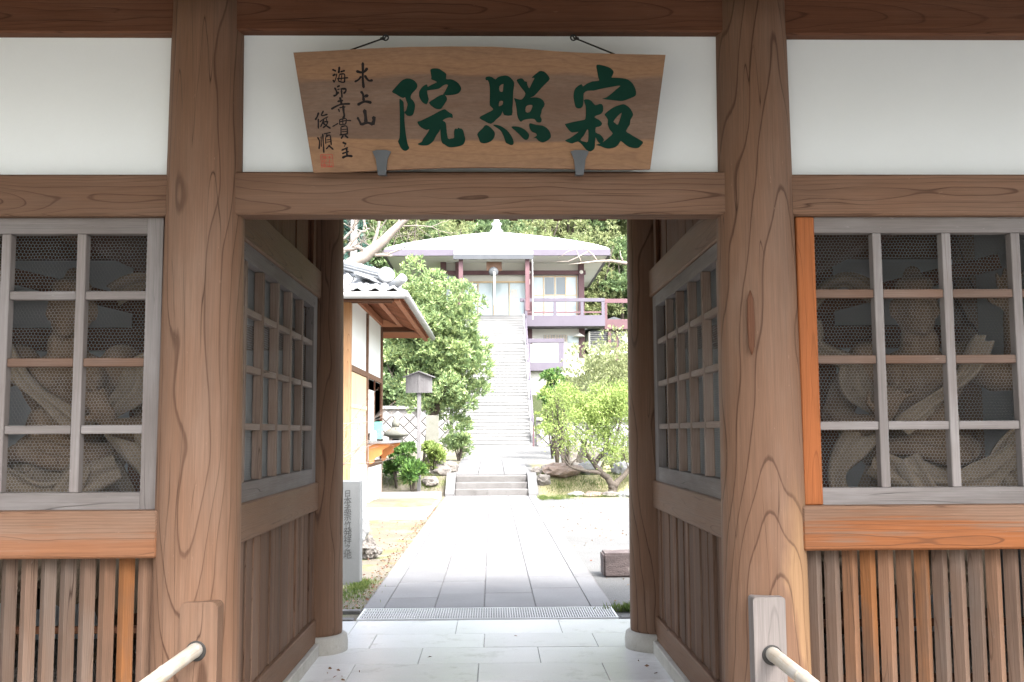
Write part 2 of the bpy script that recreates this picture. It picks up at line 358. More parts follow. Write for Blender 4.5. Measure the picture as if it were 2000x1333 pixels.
def plaque_mat():
    # heartwood in the middle, paler sapwood along the upper and lower edge
    s = NT('plaque_wood'); tc = s.n('TexCoord').outputs['Object']
    sp = s.n('SeparateXYZ'); s.l(tc, sp.inputs[0]); X, Y, Z = sp.outputs
    cb = s.n('CombineXYZ'); s.l(s.math('MULTIPLY', X, .22), cb.inputs[0]); s.l(Y, cb.inputs[1]); s.l(Z, cb.inputs[2])
    q = cb.outputs[0]
    wv = s.noise(q, 4.5, 3, .5).outputs[0]; fine = s.noise(q, 120, 4, .65).outputs[0]
    z2 = s.math('ADD', Z, s.math('MULTIPLY', s.math('SUBTRACT', wv, .5), .20))
    z2 = s.math('SUBTRACT', z2, s.math('MULTIPLY', s.math('MULTIPLY', X, X), -.012))
    band = s.ramp(s.math('MULTIPLY', z2, 1.9), [(0.0, .75), (.17, 1.0), (.205, .95), (.225, 0.0), (.70, 0.0), (.735, .75), (.80, .85), (1.0, .55)])
    heart = s.mix(s.ramp(s.noise(q, 9, 4, .6).outputs[0], [(.35, 0.0), (.65, 1.0)]), (0.1243, 0.084, 0.0613), (0.0941, 0.0596, 0.042))
    c = s.mix(band, heart, (0.1806, 0.1025, 0.0563))
    t = s.math('FRACT', s.math('MULTIPLY', s.math('ADD', s.math('MULTIPLY', s.math('SUBTRACT', wv, .5), .5), s.math('ADD', Z, s.math('MULTIPLY', X, .03))), 24.0))
    c = s.mix(s.math('MULTIPLY', s.ramp(t, [(0, .3), (.12, 0.0), (.75, .1), (.94, 1.0), (1.0, .4)]), .38), c, (0.1008, 0.0588, 0.0378))
    c = s.mix(1.0, c, s.math('ADD', .86, s.math('MULTIPLY', fine, .80)), 'MULTIPLY')
    s.bump(fine, .2, .003)
    return s.done(c, .7, .08)
M['plaque'] = plaque_mat()

def leafmat(name, c1, c2, c3, trans=.35, rough=.5):
    s = NT(name); g = s.n('NewGeometry'); r = g.outputs['Random Per Island']
    tc = s.n('TexCoord').outputs['Object']
    b = s.noise(tc, .9, 2).outputs[0]
    c = s.ramp(s.math('ADD', s.math('MULTIPLY', r, .75), s.math('MULTIPLY', s.math('SUBTRACT', b, .38), 1.0)), [(.05, c1), (.45, c2), (.95, c3)])
    s.done(c, rough, .35)
    t = s.n('BsdfTranslucent'); s.l(c, t.inputs[0]); mx = s.n('MixShader'); mx.inputs[0].default_value = trans
    s.l(s.b.outputs[0], mx.inputs[1]); s.l(t.outputs[0], mx.inputs[2]); s.l(mx.outputs[0], s.out.inputs[0])
    return s.m
M['leaf_ever'] = leafmat('evergreen_leaf', (0.124, 0.197, 0.094), (0.246, 0.335, 0.143), (0.427, 0.498, 0.218))
M['leaf_shrub'] = leafmat('shrub_leaf', (0.048, 0.105, 0.036), (0.097, 0.193, 0.048), (0.177, 0.298, 0.072))
M['leaf_lime'] = leafmat('lime_leaf', (0.149, 0.212, 0.065), (0.25, 0.334, 0.093), (0.382, 0.456, 0.146), .45)
M['leaf_yellow'] = leafmat('yellow_green_leaf', (0.166, 0.189, 0.092), (0.259, 0.296, 0.135), (0.393, 0.411, 0.229), .4)
M['leaf_dark'] = leafmat('conifer_leaf', (0.033, 0.072, 0.066), (0.056, 0.117, 0.095), (0.091, 0.169, 0.124), .2)
M['leaf_mid'] = leafmat('forest_leaf', (0.075, 0.121, 0.056), (0.126, 0.19, 0.08), (0.205, 0.269, 0.119), .3)
M['leaf_bamboo'] = leafmat('bamboo_leaf', (0.153, 0.189, 0.083), (0.233, 0.275, 0.118), (0.359, 0.37, 0.187), .4)
M['leaf_orange'] = leafmat('autumn_leaf', (0.169, 0.13, 0.039), (0.273, 0.182, 0.058), (0.377, 0.221, 0.072), .4)
M['grass'] = leafmat('grass_blade', (.05, .09, .02), (.10, .15, .03), (.18, .2, .06), .35)
M['litter'] = leafmat('fallen_leaf', (.12, .07, .04), (.19, .12, .065), (.24, .085, .06), .1)
# ------------------------------------------------------------------ traced calligraphy (outline points, holes)
BIG = {
 'in': ((760, 125, .13502), [
  ([(40,408),(75,360),(110,320),(160,265),(205,230),(260,212),(320,220),(370,248),(405,295),(408,335),(385,372),(350,410),(325,440),(312,495),(345,530),(370,575),(375,620),(362,690),(345,735),(315,755),(265,752),(235,725),(222,700),(245,672),(265,600),(262,570),(245,530),(232,485),(205,495),(165,482),(100,440)], []),
  ([(150,512),(180,525),(210,560),(215,680),(222,705),(222,820),(240,1000),(260,1120),(275,1180),(292,1215),(270,1245),(240,1260),(200,1250),(165,1210),(145,1165),(128,1120),(150,1070),(155,900),(152,650)], []),
  ([(595,100),(610,75),(650,66),(715,70),(760,95),(810,130),(828,155),(825,222),(880,222),(940,240),(1000,280),(1035,330),(1042,370),(1020,410),(985,435),(920,450),(850,455),(780,445),(810,400),(835,345),(852,308),(820,298),(770,322),(725,358),(640,375),(560,385),(550,400),(565,480),(572,520),(545,585),(520,580),(480,555),(440,490),(432,420),(450,375),(490,325),(545,297),(555,325),(570,330),(620,300),(690,268),(660,245),(610,225),(612,190)], []),
  ([(575,565),(650,510),(720,465),(790,445),(830,480),(838,515),(815,560),(765,635),(740,655),(690,655),(640,630)], []),
  ([(408,840),(450,828),(540,785),(640,735),(720,690),(790,660),(820,665),(870,705),(910,725),(920,760),(915,785),(880,775),(820,790),(775,820),(800,835),(820,860),(828,920),(850,1080),(900,1080),(940,1070),(938,1000),(945,955),(965,935),(985,945),(1000,925),(1020,935),(1050,940),(1075,975),(1090,1040),(1102,1090),(1085,1150),(1050,1180),(980,1200),(900,1208),(850,1200),(800,1165),(770,1150),(750,1090),(742,1000),(738,940),(725,980),(680,1040),(645,1110),(600,1155),(545,1180),(460,1180),(412,1160),(470,1130),(490,1090),(540,1020),(585,945),(540,958),(470,925),(430,890)], [])]),
 'sho': ((925, 125, .13502), [
  ([(170,210),(185,190),(230,183),(270,195),(315,225),(350,195),(410,175),(470,170),(520,190),(565,235),(590,285),(575,400),(570,560),(562,640),(555,745),(440,742),(420,685),(400,740),(330,805),(250,870),(160,830),(82,785),(130,745),(220,700),(285,660),(240,610),(232,560),(235,400),(228,300),(205,240),(180,240)],
   [[(375,325),(430,290),(428,340),(418,405),(378,395)], [(375,545),(422,540),(418,590),(365,615)]]),
  ([(622,240),(650,218),(705,212),(740,255),(770,260),(780,310),(805,355),(830,310),(860,250),(880,205),(845,205),(860,180),(920,130),(960,105),(1020,112),(1070,160),(1102,220),(1050,280),(990,340),(930,410),(870,470),(815,490),(880,485),(950,495),(1000,525),(1028,575),(1020,615),(990,660),(980,710),(965,760),(985,800),(978,840),(950,850),(910,840),(880,800),(800,798),(720,815),(685,840),(650,800),(630,740),(625,680),(605,560),(585,500),(620,505),(680,520),(715,500),(750,430),(700,360),(650,290)],
   [[(755,625),(790,600),(850,598),(840,650),(810,700),(755,698)]]),
  ([(52,1020),(90,970),(130,935),(165,890),(210,895),(270,945),(308,1000),(300,1060),(265,1110),(210,1140),(150,1152),(95,1135),(75,1080)], []),
  ([(282,890),(340,885),(410,910),(480,960),(530,1020),(565,1080),(580,1130),(575,1165),(545,1178),(500,1160),(465,1140),(450,1090),(420,1020),(380,955)], []),
  ([(545,915),(600,905),(680,920),(750,960),(795,1010),(805,1045),(785,1090),(755,1102),(715,1080),(660,1020),(600,965)], []),
  ([(803,885),(815,860),(860,870),(920,885),(1000,895),(1060,930),(1100,980),(1118,1035),(1110,1075),(1060,1115),(1000,1138),(940,1115),(905,1075),(862,1075),(915,1040),(900,1005),(850,985),(815,940)], [])]),
 'jaku': ((1095, 120, .13503), [
  ([(515,70),(535,50),(600,58),(690,85),(740,115),(768,160),(745,215),(740,238),(830,240),(930,252),(990,275),(1050,335),(1085,410),(1092,470),(1075,505),(1000,540),(900,575),(820,572),(720,560),(600,545),(660,525),(740,465),(800,410),(862,362),(830,355),(700,378),(560,405),(480,425),(390,428),(335,465),(332,560),(330,600),(320,650),(285,682),(230,675),(205,630),(188,530),(190,460),(215,390),(300,330),(322,365),(380,325),(460,292),(555,280),(545,240),(525,130)], []),
  ([(335,562),(400,552),(450,580),(500,635),(560,618),(600,625),(615,660),(615,720),(580,765),(520,785),(490,812),(550,845),(600,895),(580,935),(540,950),(508,960),(505,1030),(560,1055),(600,1090),(628,1140),(600,1175),(560,1185),(530,1150),(505,1100),(498,1200),(490,1260),(460,1290),(428,1305),(370,1280),(320,1220),(250,1160),(170,1190),(100,1170),(65,1145),(130,1115),(210,1060),(260,1020),(165,1032),(110,985),(65,920),(80,905),(200,875),(330,850),(358,830),(365,720),(360,640)],
   [[(385,985),(402,1030),(395,1160),(350,1165),(285,1140),(340,1070)]]),
  ([(635,770),(700,710),(780,660),(850,635),(910,622),(960,645),(1010,690),(1048,760),(1040,800),(1010,850),(1000,920),(945,1010),(1000,1050),(1080,1100),(1190,1165),(1170,1210),(1130,1250),(1070,1258),(990,1240),(930,1200),(870,1155),(840,1200),(790,1245),(700,1265),(640,1255),(580,1230),(510,1210),(570,1190),(640,1150),(700,1100),(755,1045),(710,990),(680,910),(685,850),(655,800)],
   [[(765,870),(820,800),(880,745),(870,800),(828,918),(790,895)]])]),
}
Z4 = (610, 115, .08254); Z5 = (610, 215, .09003)
SMALL = [  # (frame, [(width, points...), ...]) one entry per character
 (Z4, [(56,(1195,95),(1195,300),(1195,500),(1215,690)),(58,(1045,295),(1150,325),(1240,300),(1300,225)),(46,(1155,420),(1090,500),(1005,545)),(54,(1240,400),(1330,515),(1425,510))]),
 (Z4, [(58,(1150,780),(1200,850),(1215,1000)),(78,(1245,890),(1315,872)),(60,(1075,1095),(1130,1060),(1220,1020),(1310,1020),(1395,1045))]),
 (Z5, [(48,(980,165),(1020,240),(1065,330)),(56,(1065,318),(1200,280),(1315,320)),(72,(1130,0),(1155,140),(1160,270)),(76,(1330,150),(1335,230),(1305,320))]),
 (Z4, [(44,(478,258),(558,295)),(50,(485,400),(545,372)),(42,(490,505),(520,560)),(24,(525,550),(560,450),(580,355)),(50,(640,195),(625,340)),(42,(672,312),(765,282)),(24,(640,380),(612,520)),(30,(640,372),(755,365),(765,470),(760,545)),(30,(585,480),(700,465),(845,450)),(32,(612,525),(715,562),(772,542)),(22,(695,390),(680,520))]),
 (Z4, [(46,(590,668),(645,640)),(42,(530,690),(575,780),(570,840)),(30,(595,735),(640,720)),(46,(502,882),(560,860),(620,790)),(42,(668,722),(785,712),(785,780),(742,822)),(40,(688,740),(702,920))]),
 (Z4, [(46,(600,1012),(720,990)),(52,(655,915),(690,1080)),(42,(450,1195),(540,1140),(650,1090),(760,1072),(890,1070)),(30,(640,1165),(780,1140)),(36,(618,1190),(642,1255)),(50,(730,1110),(740,1250),(755,1340),(730,1420))]),
 (Z5, [(25,(592,210),(592,320)),(25,(592,215),(730,192),(722,310)),(28,(440,362),(560,292)),(25,(600,262),(740,230),(840,235)),(25,(600,325),(722,310)),(20,(660,192),(662,310)),(25,(622,370),(622,550)),(28,(622,370),(745,356),(760,530)),(20,(640,430),(742,420)),(20,(640,476),(748,466)),(28,(590,545),(770,520)),(36,(670,552),(625,622)),(42,(708,552),(772,608))]),
 (Z5, [(48,(662,706),(732,742)),(16,(692,800),(712,758)),(36,(635,878),(770,820)),(36,(650,950),(785,902)),(40,(742,832),(752,1000)),(46,(652,1040),(750,1000),(868,1006))]),
 (Z5, [(40,(135,62),(105,150),(65,215)),(34,(130,195),(130,400)),(32,(240,22),(200,125),(330,95)),(24,(162,262),(250,195),(340,150)),(20,(300,182),(322,280)),(30,(252,212),(180,368)),(30,(250,272),(332,250),(300,335),(230,388)),(36,(232,282),(300,340),(392,402))]),
 (Z5, [(30,(115,596),(156,690),(145,850)),(22,(190,572),(195,800)),(30,(226,522),(238,720),(250,930)),(25,(250,522),(395,490)),(22,(322,502),(302,580)),(28,(292,592),(382,552),(410,760)),(25,(286,602),(290,735)),(18,(310,652),(382,642)),(18,(310,702),(386,692)),(28,(380,762),(300,850)),(36,(352,772),(452,858))]),
]
# ================================================================== GROUND
def hgt(x, y):
    if y < 24.6: z = -.03
    elif y < 25.3: z = -.03 + (y - 24.6) / .7 * .45
    else: z = .42 + (min(y, 46.0) - 25.3) * .0215
    if y < 24.6 and abs(x) > 1.3:
        if x < -1.2 and y > 20.2: z += .10 * min(1, (y - 20.2) / .5)
    if y > 46.0: z += (min(y, 60) - 46) * .30
    if y > 60: z += (min(y, 76) - 60) * .45
    if y > 76: z += (min(y, 190) - 76) * .52
    if y > 60: z += noise.noise((x * .05, y * .05, 1.0)) * 2.0
    return z
xs = list(np.arange(-14, 14.1, .5)); xs = [-400, -200, -100, -60, -40, -30, -22, -17] + xs + [17, 22, 30, 40, 60, 100, 200, 400]
ys = [-400, -200, -80, -30, -10, 0, 5, 8, 12, 16, 20, 20.4, 20.8, 22, 24.6, 24.95, 25.3] + list(np.arange(26, 60, 2.0)) + list(np.arange(60, 200, 5.0)) + [260, 500]
g = MB(); nx = len(xs)
for y in ys:
    for x in xs: g.v.append((x, y, hgt(x, y)))
for j in range(len(ys) - 1):
    for i in range(nx - 1): g.f.append((j * nx + i, j * nx + i + 1, (j + 1) * nx + i + 1, (j + 1) * nx + i))
def ground_mat():
    s = NT('ground'); tc = s.n('TexCoord').outputs['Object']; sp = s.n('SeparateXYZ'); s.l(tc, sp.inputs[0])
    f = s.noise(tc, 45, 4, .7).outputs[0]; b = s.noise(tc, .8, 4, .6).outputs[0]; gr = s.noise(tc, 120, 2, .7).outputs[0]
    court = s.mix(s.ramp(b, [(.35, 0.0), (.7, 1.0)]), (.130, .129, .126), (.108, .107, .104))
    sand = s.mix(s.ramp(b, [(.4, 0.0), (.62, 1.0)]), (.165, .147, .118), (.125, .110, .085))
    moss = s.mix(s.ramp(s.noise(tc, 2.6, 4, .65).outputs[0], [(.50, 0.0), (.66, .8)]), sand, (.12, .14, .045))
    left = s.ramp(s.math('ADD', s.math('MULTIPLY', sp.outputs[0], .5), .5), [(.0, 1.0), (.01, 0.0)])
    right = s.math('MULTIPLY', s.ramp(s.math('ADD', s.math('MULTIPLY', sp.outputs[0], .1), .0), [(.115, 0.0), (.125, 1.0)]), s.ramp(s.math('ADD', s.math('MULTIPLY', sp.outputs[1], .01), s.math('MULTIPLY', b, .02)), [(.243, 0.0), (.25, 1.0), (.31, 1.0), (.33, 0.0)]))
    hill = s.ramp(s.math('MULTIPLY', sp.outputs[1], .01), [(.462, 0.0), (.48, 1.0)])
    c = s.mix(left, court, moss); c = s.mix(right, c, s.mix(s.ramp(f, [(.4, 0.0), (.6, 1.0)]), (.17, .17, .075), (.28, .24, .16))); c = s.mix(hill, c, (.04, .05, .02))
    c = s.mix(1.0, c, s.math('ADD', .55, s.math('MULTIPLY', s.math('ADD', f, gr), .45)), 'MULTIPLY')
    s.bump(s.math('ADD', f, gr), .9, .012)
    return s.done(c, .95, .2)
struct(g.build('ground', ground_mat(), smooth=True))

# gate floor: coursed granite slabs
fl = struct(MB().box(-4.6, 4.6, -3.0, 8.26, -.16, -.035).build('gate_floor', M['pit']))
yy = 8.255; row = 0
while yy > -2.0:
    y1 = yy; y0 = yy - .487; off = (0.0, .40)[row % 2] + rng.uniform(-.03, .03)
    if row == 0: y0 = yy - .55; off = .2
    x = -4.5 + off - .8
    while x < 4.5:
        a, b = max(x, -4.5), min(x + .81, 4.5)
        if b - a > .1:
            dz = rng.uniform(-.0015, .0015)
            box('slab', a + .002, b - .002, y0 + .002, y1 - .002, -.04, dz, M['granite' if y0 > 4.6 else 'path'], fl, .003)  # slabs out of view take darker stone to cut bounce onto the gate
        x += .81
    yy = y0; row += 1
# stone path of four columns with border slabs
pa = struct(MB().box(-1.09, 1.10, 8.85, 24.3, -.16, -.012).build('stone_path', M['step']))
cols = [(-1.075, -.905, 1.55), (-.90, -.465, 1.15), (-.46, -.035, 1.05), (-.03, .415, 1.2), (.42, .895, 1.1), (.90, 1.085, 1.6)]
for ci, (a, b, L) in enumerate(cols):
    y = 8.85 - rng.uniform(0, .8)
    while y < 24.25:
        l = L * rng.uniform(.6, 1.05); y0, y1 = max(y, 8.85), min(y + l, 24.28)
        if y1 - y0 > .12:
            o = box('slab', a + .0005, b - .0005, y0 + .006, y1 - .006, -.035, rng.uniform(-.003, .003), M['path'], pa, .005)
            o.rotation_euler = (rng.uniform(-.002, .002), rng.uniform(-.003, .003), 0)
        y += l
# drain grating
gr = thing('drain_grate', 'long galvanised steel drain grate across the path behind the gate', 'grate', (0, 8.55, 0))
m = MB(); m.box(-1.065, 1.07, 8.305, 8.32, -.03, .004); m.box(-1.065, 1.07, 8.795, 8.81, -.03, .004)
m.box(-1.065, -1.05, 8.32, 8.795, -.03, .004); m.box(1.055, 1.07, 8.32, 8.795, -.03, .004)
m.v = [(x, y - 8.55, z) for x, y, z in m.v]; m.build('frame', M['steel'], gr, (0, 8.55, 0))
m = MB()
for i in range(101):
    x = -1.04 + i * .0208; m.box(x - .0028, x + .0028, -.229, .244, -.03, .001)
for y in (-.11, .005, .12): m.box(-1.05, 1.055, y - .003, y + .003, -.016, .003)
stuff(m.build('bars', M['steel'], gr, (0, 8.55, 0)))
MB().box(-1.05, 1.055, -.23, .245, -.35, -.20).build('pit_bottom', M['pit'], gr, (0, 8.55, 0))
# kerb strips either side of the drain
for s in (-1, 1):
    o = struct(box('kerb', s * 1.09, s * 4.5, 8.27, 8.37, -.10, .008, M['step'], None, .006))
    o2 = struct(box('kerb', s * 1.09, s * 4.5, 8.72, 8.80, -.10, .002, M['step'], None, .006))

# ================================================================== GATE
gate = thing('temple_gate', 'large brown timber temple gate with round pillars and white plaster panels', 'gate', (0, 5.73, 0))
FY, BY, PX, OX = 4.28, 7.19, 1.195, 3.55
def pillar(x, y, mat):
    prof = [(.174, .105), (.180, .14)] + [(.180 - .025 * (k / 12) ** 1.25, .14 + 3.38 * k / 12) for k in range(1, 13)]
    o = MB().lathe(prof, 64).build('pillar', mat, gate, (x, y, 0), True)
    MB().lathe([(.205, -.02), (.218, .0), (.220, .06), (.212, .105), (.195, .118)], 48).build('base_stone', M['base_stone'], o, (x, y, 0), True)
    return o
pL = pillar(-PX, FY, M['pillar']); pR = pillar(PX, FY, M['pillar_worn'])
pillar(-PX, BY, M['pillar']); pillar(PX, BY, M['pillar'])
for sx in (-1, 1):
    for y in (FY, BY): pillar(sx * OX, y, M['pillar'])
m_ = MB()
# front face: central bay
box('lintel', -1.09, 1.09, 4.205, 4.325, 2.441, 2.627, M['beam_x'], gate, .008)
box('top_beam', -1.09, 1.09, 4.205, 4.34, 3.250, 3.42, M['dark_x'], gate, .008)
box('plaster_panel', -1.12, 1.12, 4.262, 4.30, 2.627, 3.250, M['plaster'], gate, 0)
# dark worn slot in the right pillar
MB().tube([(0, 0, -.135), (0, 0, -.10), (0, 0, .0), (0, 0, .10), (0, 0, .135)], [.002, .013, .017, .013, .002], 10, flat=.16, up=(1, 0, 0)).build('knot_scar', M['dark_z'], pR, (at(1466, 632, FY - .165).x, FY - .172, atz(632, FY - .17)), True)

def lattice(side):
    s = side
    st0, st1 = 1.362, 1.43
    if s > 0: st1 = 1.442
    end = 3.37
    zt1, zt0, zb1, zb0 = 2.434, 2.366, 1.268, 1.198
    y0, y1 = 4.245, 4.30
    f = MB()
    inner_end = 3.29 if s < 0 else 3.22
    def bx(a, b, z0, z1):
        f.box(min(s * a, s * b), max(s * a, s * b), y0 - FY, y1 - FY, z0 - 1.8, z1 - 1.8)
    if s < 0: bx(st0, st1, zb0, zt1)
    bx(inner_end, end, zb0, zt1)
    nst = len(f.f)
    bx(st1 + .001, inner_end - .001, zt0, zt1); bx(st1 + .001, inner_end - .001, zb0, zb1)
    me = f.mesh('lattice_window'); me.materials.append(M['grey_z']); me.materials.append(M['grey_x'])
    for p in me.polygons: p.material_index = 0 if p.index < nst else 1
    fr = link('lattice_window', me, gate, (0, FY, 1.8))
    if s > 0: box('end_post', s * 1.36, s * 1.4405, y0 - .012, y1, 1.1975, 2.4345, M['orange_z'], gate, .005)
    ms = [1.709 + .319 * k for k in range(5)] if s < 0 else [1.717 + .304 * k for k in range(5)]
    for mx in ms:
        box('muntin', s * (mx - .0195), s * (mx + .0195), y0 + .003, y1 - .002, zb1 + .0005, zt0 - .0005, M['grey_z'], fr, .003)
    for (za, zb), mat in zip(((2.083, 2.119), (1.797, 1.833), (1.513, 1.549)), (('grey_x', 'brgrey_x', 'grey_x') if s < 0 else ('brgrey_x', 'brgrey_x', 'grey_x'))):
        edges = [st1] + [e for mx in ms for e in (mx - .0195, mx + .0195)] + [inner_end]
        for k in range(0, len(edges), 2):
            box('glazing_bar', s * (edges[k] + .0008), s * (edges[k + 1] - .0008), y0 + .008, y1 - .004, za, zb, M[mat], fr, .003)
    return fr

# hexagonal chicken wire sheets
def hexmesh(name, W, H, p=.0148, r=.0006):
    h = p / math.sqrt(3)            # side length
    seen = set(); edges = []
    nxh = int(W / p) + 1; nyh = int(H / (1.5 * h)) + 1
    verts = []; faces = []
    def edge(ax, az, bx_, bz):
        d = Vector((bx_ - ax, 0, bz - az)); L = d.length; d /= L; n = Vector((-d.z, 0, d.x))
        k = len(verts)
        for (px, pz) in ((ax, az), (bx_, bz)):
            c = Vector((px, 0, pz))
            verts.append(tuple(c + n * r)); verts.append(tuple(c - n * r)); verts.append(tuple(c + Vector((0, -1.6 * r, 0))))
        for i in range(3):
            j = (i + 1) % 3; faces.append((k + i, k + j, k + 3 + j, k + 3 + i))
    for j in range(nyh):
        for i in range(nxh):
            cx = i * p + (p / 2 if j % 2 else 0); cz = j * 1.5 * h
            if cx > W or cz > H: continue
            wob = lambda a, b: (a + .0012 * math.sin(a * 61 + b * 37), b + .0012 * math.cos(a * 43 - b * 59))
            P = [wob(cx + h * math.sin(a), cz + h * math.cos(a)) for a in (math.radians(60 * q) for q in range(6))]
            for q in (0, 1, 5): edge(*P[q], *P[(q + 1) % 6])
    me = bpy.data.meshes.new(name); me.from_pydata([(x - W / 2, y, z - H / 2) for x, y, z in verts], [], faces); me.materials.append(M['wire'])
    return me
WF = hexmesh('wire_mesh', 1.92, 1.13); WS = hexmesh('wire_mesh_side', 2.40, 1.13)

for s in (-1, 1):
    # front side bays
    box('lintel', s * 1.32, s * 3.42, 4.205, 4.325, 2.435, 2.615, M['beam_x'], gate, .008)
    box('top_beam', s * 1.32, s * 3.42, 4.205, 4.34, 3.238, 3.42, M['dark_x'], gate, .008)
    box('plaster_panel', s * 1.34, s * 3.42, 4.263, 4.30, 2.615, 3.238, M['plaster'], gate, 0)
    z0 = 1.006 if s < 0 else 1.016
    box('sill_beam', s * 1.33, s * 3.42, 4.165, 4.32, z0, 1.197, M['sill_pale' if s < 0 else 'sill_x'], gate, .008)
    fr = lattice(s)
    stuff(link('wire_mesh', WF, fr, (s * 2.36, 4.312, 1.815)))
    # diamond-section slats
    d = .0330
    pitch = .0805 if s < 0 else .0765
    dm = MB().prism([(0, -d), (d, 0), (0, d), (-d, 0)], 'z', -.485, .485).mesh('slat', M['slat_z'])
    x = 1.40
    while x < 3.36:
        o = link('slat', dm, gate, (s * x, 4.262, .540)); x += pitch
        o.rotation_euler = (0, 0, rng.uniform(-.05, .05))
    for z in (.14, .45, .68): box('slat_rail', s * 1.36, s * 3.40, 4.299, 4.33, z, z + .03, M['dark_x'], gate, .003)
    box('ground_sill', s * 1.36, s * 3.40, 4.18, 4.34, 0.0, .07, M['brgrey_x'], gate, .006)
    # passage side wall
    xi, xo = s * 1.163, s * 1.285
    box('wall_beam', xi, xo, 4.36, 7.03, .983, 1.173, M['beam_y'], gate, .008)
    box('wall_beam', xi, xo, 4.36, 7.03, 2.460, 2.656, M['beam_y'], gate, .008)
    box('foot_beam', s * 1.168, s * 1.28, 4.42, 7.01, .082, .240, M['beam_y'], gate, .006)
    box('plinth_stone', s * 1.14, s * 1.30, 4.46, 6.99, -.02, .082, M['base_stone'], gate, .006)
    y = 4.40
    while y < 7.04:
        wd = rng.choice((.05, .075, .11, .14)); y1 = min(y + wd, 7.06)
        dx = rng.uniform(0, .018)
        box('board', s * (1.186 + dx), s * 1.225, y + .0015, y1 - .0015, .2405, .9825, M['board_z'], gate, .003); y = y1
    y = 4.36
    while y < 7.1:
        y1 = min(y + .22, 7.12); box('board', s * (1.205 + rng.uniform(0, .008)), s * 1.235, y + .002, y1 - .002, 2.6565, 3.52, M['dark_z'], gate, .002); y = y1
    box('upper_post', s * 1.18, s * 1.204, 6.80, 6.90, 2.6565, 3.52, M['dark_z'], gate, .003)
    # side lattice
    f = MB(); xa, xb = (1.18, 1.235)
    def bx(ya, yb, za, zb): f.box(min(s * xa, s * xb), max(s * xa, s * xb), ya - 5.7, yb - 5.7, za - 1.8, zb - 1.8)
    bx(4.40, 4.47, 1.1735, 2.4595); bx(6.85, 6.98, 1.1735, 2.4595); nst = len(f.f)
    bx(4.471, 6.849, 1.1735, 1.27); bx(4.471, 6.849, 2.375, 2.4595)
    me = f.mesh('side_lattice'); me.materials.append(M['grey_z']); me.materials.append(M['grey_y'])
    for p in me.polygons: p.material_index = 0 if p.index < nst else 1
    sf = link('side_lattice', me, gate, (0, 5.7, 1.8))
    ms = [4.61, 4.985, 5.36, 5.735, 6.11, 6.475]
    for my in ms: box('muntin', s * (xa + .003), s * (xb - .003), my - .0195, my + .0195, 1.2705, 2.3745, M['lat_z'], sf, .003)
    ed = [4.47] + [e for q in ms for e in (q - .0195, q + .0195)] + [6.85]
    for za, zb in ((2.11, 2.145), (1.82, 1.855), (1.528, 1.563)):
        for k in range(0, len(ed), 2):
            box('glazing_bar', s * (xa + .008), s * (xb - .008), ed[k] + .0008, ed[k + 1] - .0008, za, zb, M['lat_y'], sf, .003)
    o = stuff(link('wire_mesh', WS, sf, (s * 1.243, 5.66, 1.80))); o.rotation_euler = (0, 0, R(90))
    # bay interior
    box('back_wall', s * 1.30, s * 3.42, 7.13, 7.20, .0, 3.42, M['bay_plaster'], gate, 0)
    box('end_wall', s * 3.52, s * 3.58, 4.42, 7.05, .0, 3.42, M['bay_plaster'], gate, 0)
    box('back_post', s * 2.36, s * 2.50, 7.06, 7.13, .05, 3.40, M['dark_z'], gate, .005)
    box('back_beam', s * 1.36, s * 3.40, 7.05, 7.128, 2.10, 2.26, M['dark_x'], gate, .005)
    box('back_beam', s * 1.36, s * 3.40, 7.05, 7.128, .90, 1.02, M['dark_x'], gate, .005)
    box('back_beam', s * 1.36, s * 3.40, 7.05, 7.128, 2.75, 2.95, M['dark_x'], gate, .005)
    box('cross_beam', s * 2.1, s * 2.22, 4.34, 7.05, 2.55, 2.72, M['dark_y'], gate, .005)
    br = box('brace', s * 1.40, s * 3.30, 6.2, 6.3, 2.30, 2.40, M['dark_x'], gate, .005); br.rotation_euler = (0, s * R(-14), 0)
    box('bay_ceiling', s * 1.30, s * 3.52, 4.36, 7.10, 3.05, 3.08, M['dark_x'], gate, 0)
    box('bay_floor', s * 1.27, s * 3.50, 4.36, 7.10, .0, .10, M['base_stone'], gate, .004)
    # rear
    box('rear_beam', s * 1.32, s * 3.42, 7.10, 7.25, 3.32, 3.50, M['dark_x'], gate, .006)
box('rear_beam', -1.09, 1.09, 7.10, 7.25, 3.335, 3.50, M['dark_x'], gate, .006)
box('ceiling', -1.19, 1.19, 4.36, 7.08, 3.525, 3.55, M['dark_x'], gate, 0)
# wall plates, rafters, soffit, tiled roof
for y in (FY, BY): box('wall_plate', -4.3, 4.3, y - .09, y + .09, 3.525, 3.68, M['dark_x'], gate, .006)
RIDGE_Y, RIDGE_Z, EZ = 5.735, 5.12, 3.345
def slope_z(y): return EZ + (1 - abs(y - RIDGE_Y) / (8.40 - RIDGE_Y)) * (RIDGE_Z - EZ)
FE_Y, FE_Z = 2.35, 3.20  # unseen front eave drawn out longer to darken the upper gate front
raft = MB().prism([(8.40 - RIDGE_Y, EZ - .035), (8.40 - RIDGE_Y, EZ + .04), (0, RIDGE_Z + .04), (0, RIDGE_Z - .035)], 'x', -.036, .036).mesh('rafter', M['dark_y'])
raftf = MB().prism([(FE_Y - RIDGE_Y, FE_Z - .035), (FE_Y - RIDGE_Y, FE_Z + .04), (0, RIDGE_Z + .04), (0, RIDGE_Z - .035)], 'x', -.036, .036).mesh('rafter', M['dark_y'])
x = -4.37
while x < 4.4:
    link('rafter', raft, gate, (x + .041, RIDGE_Y, 0)); link('rafter', raftf, gate, (x + .041, RIDGE_Y, 0))
    x += .380
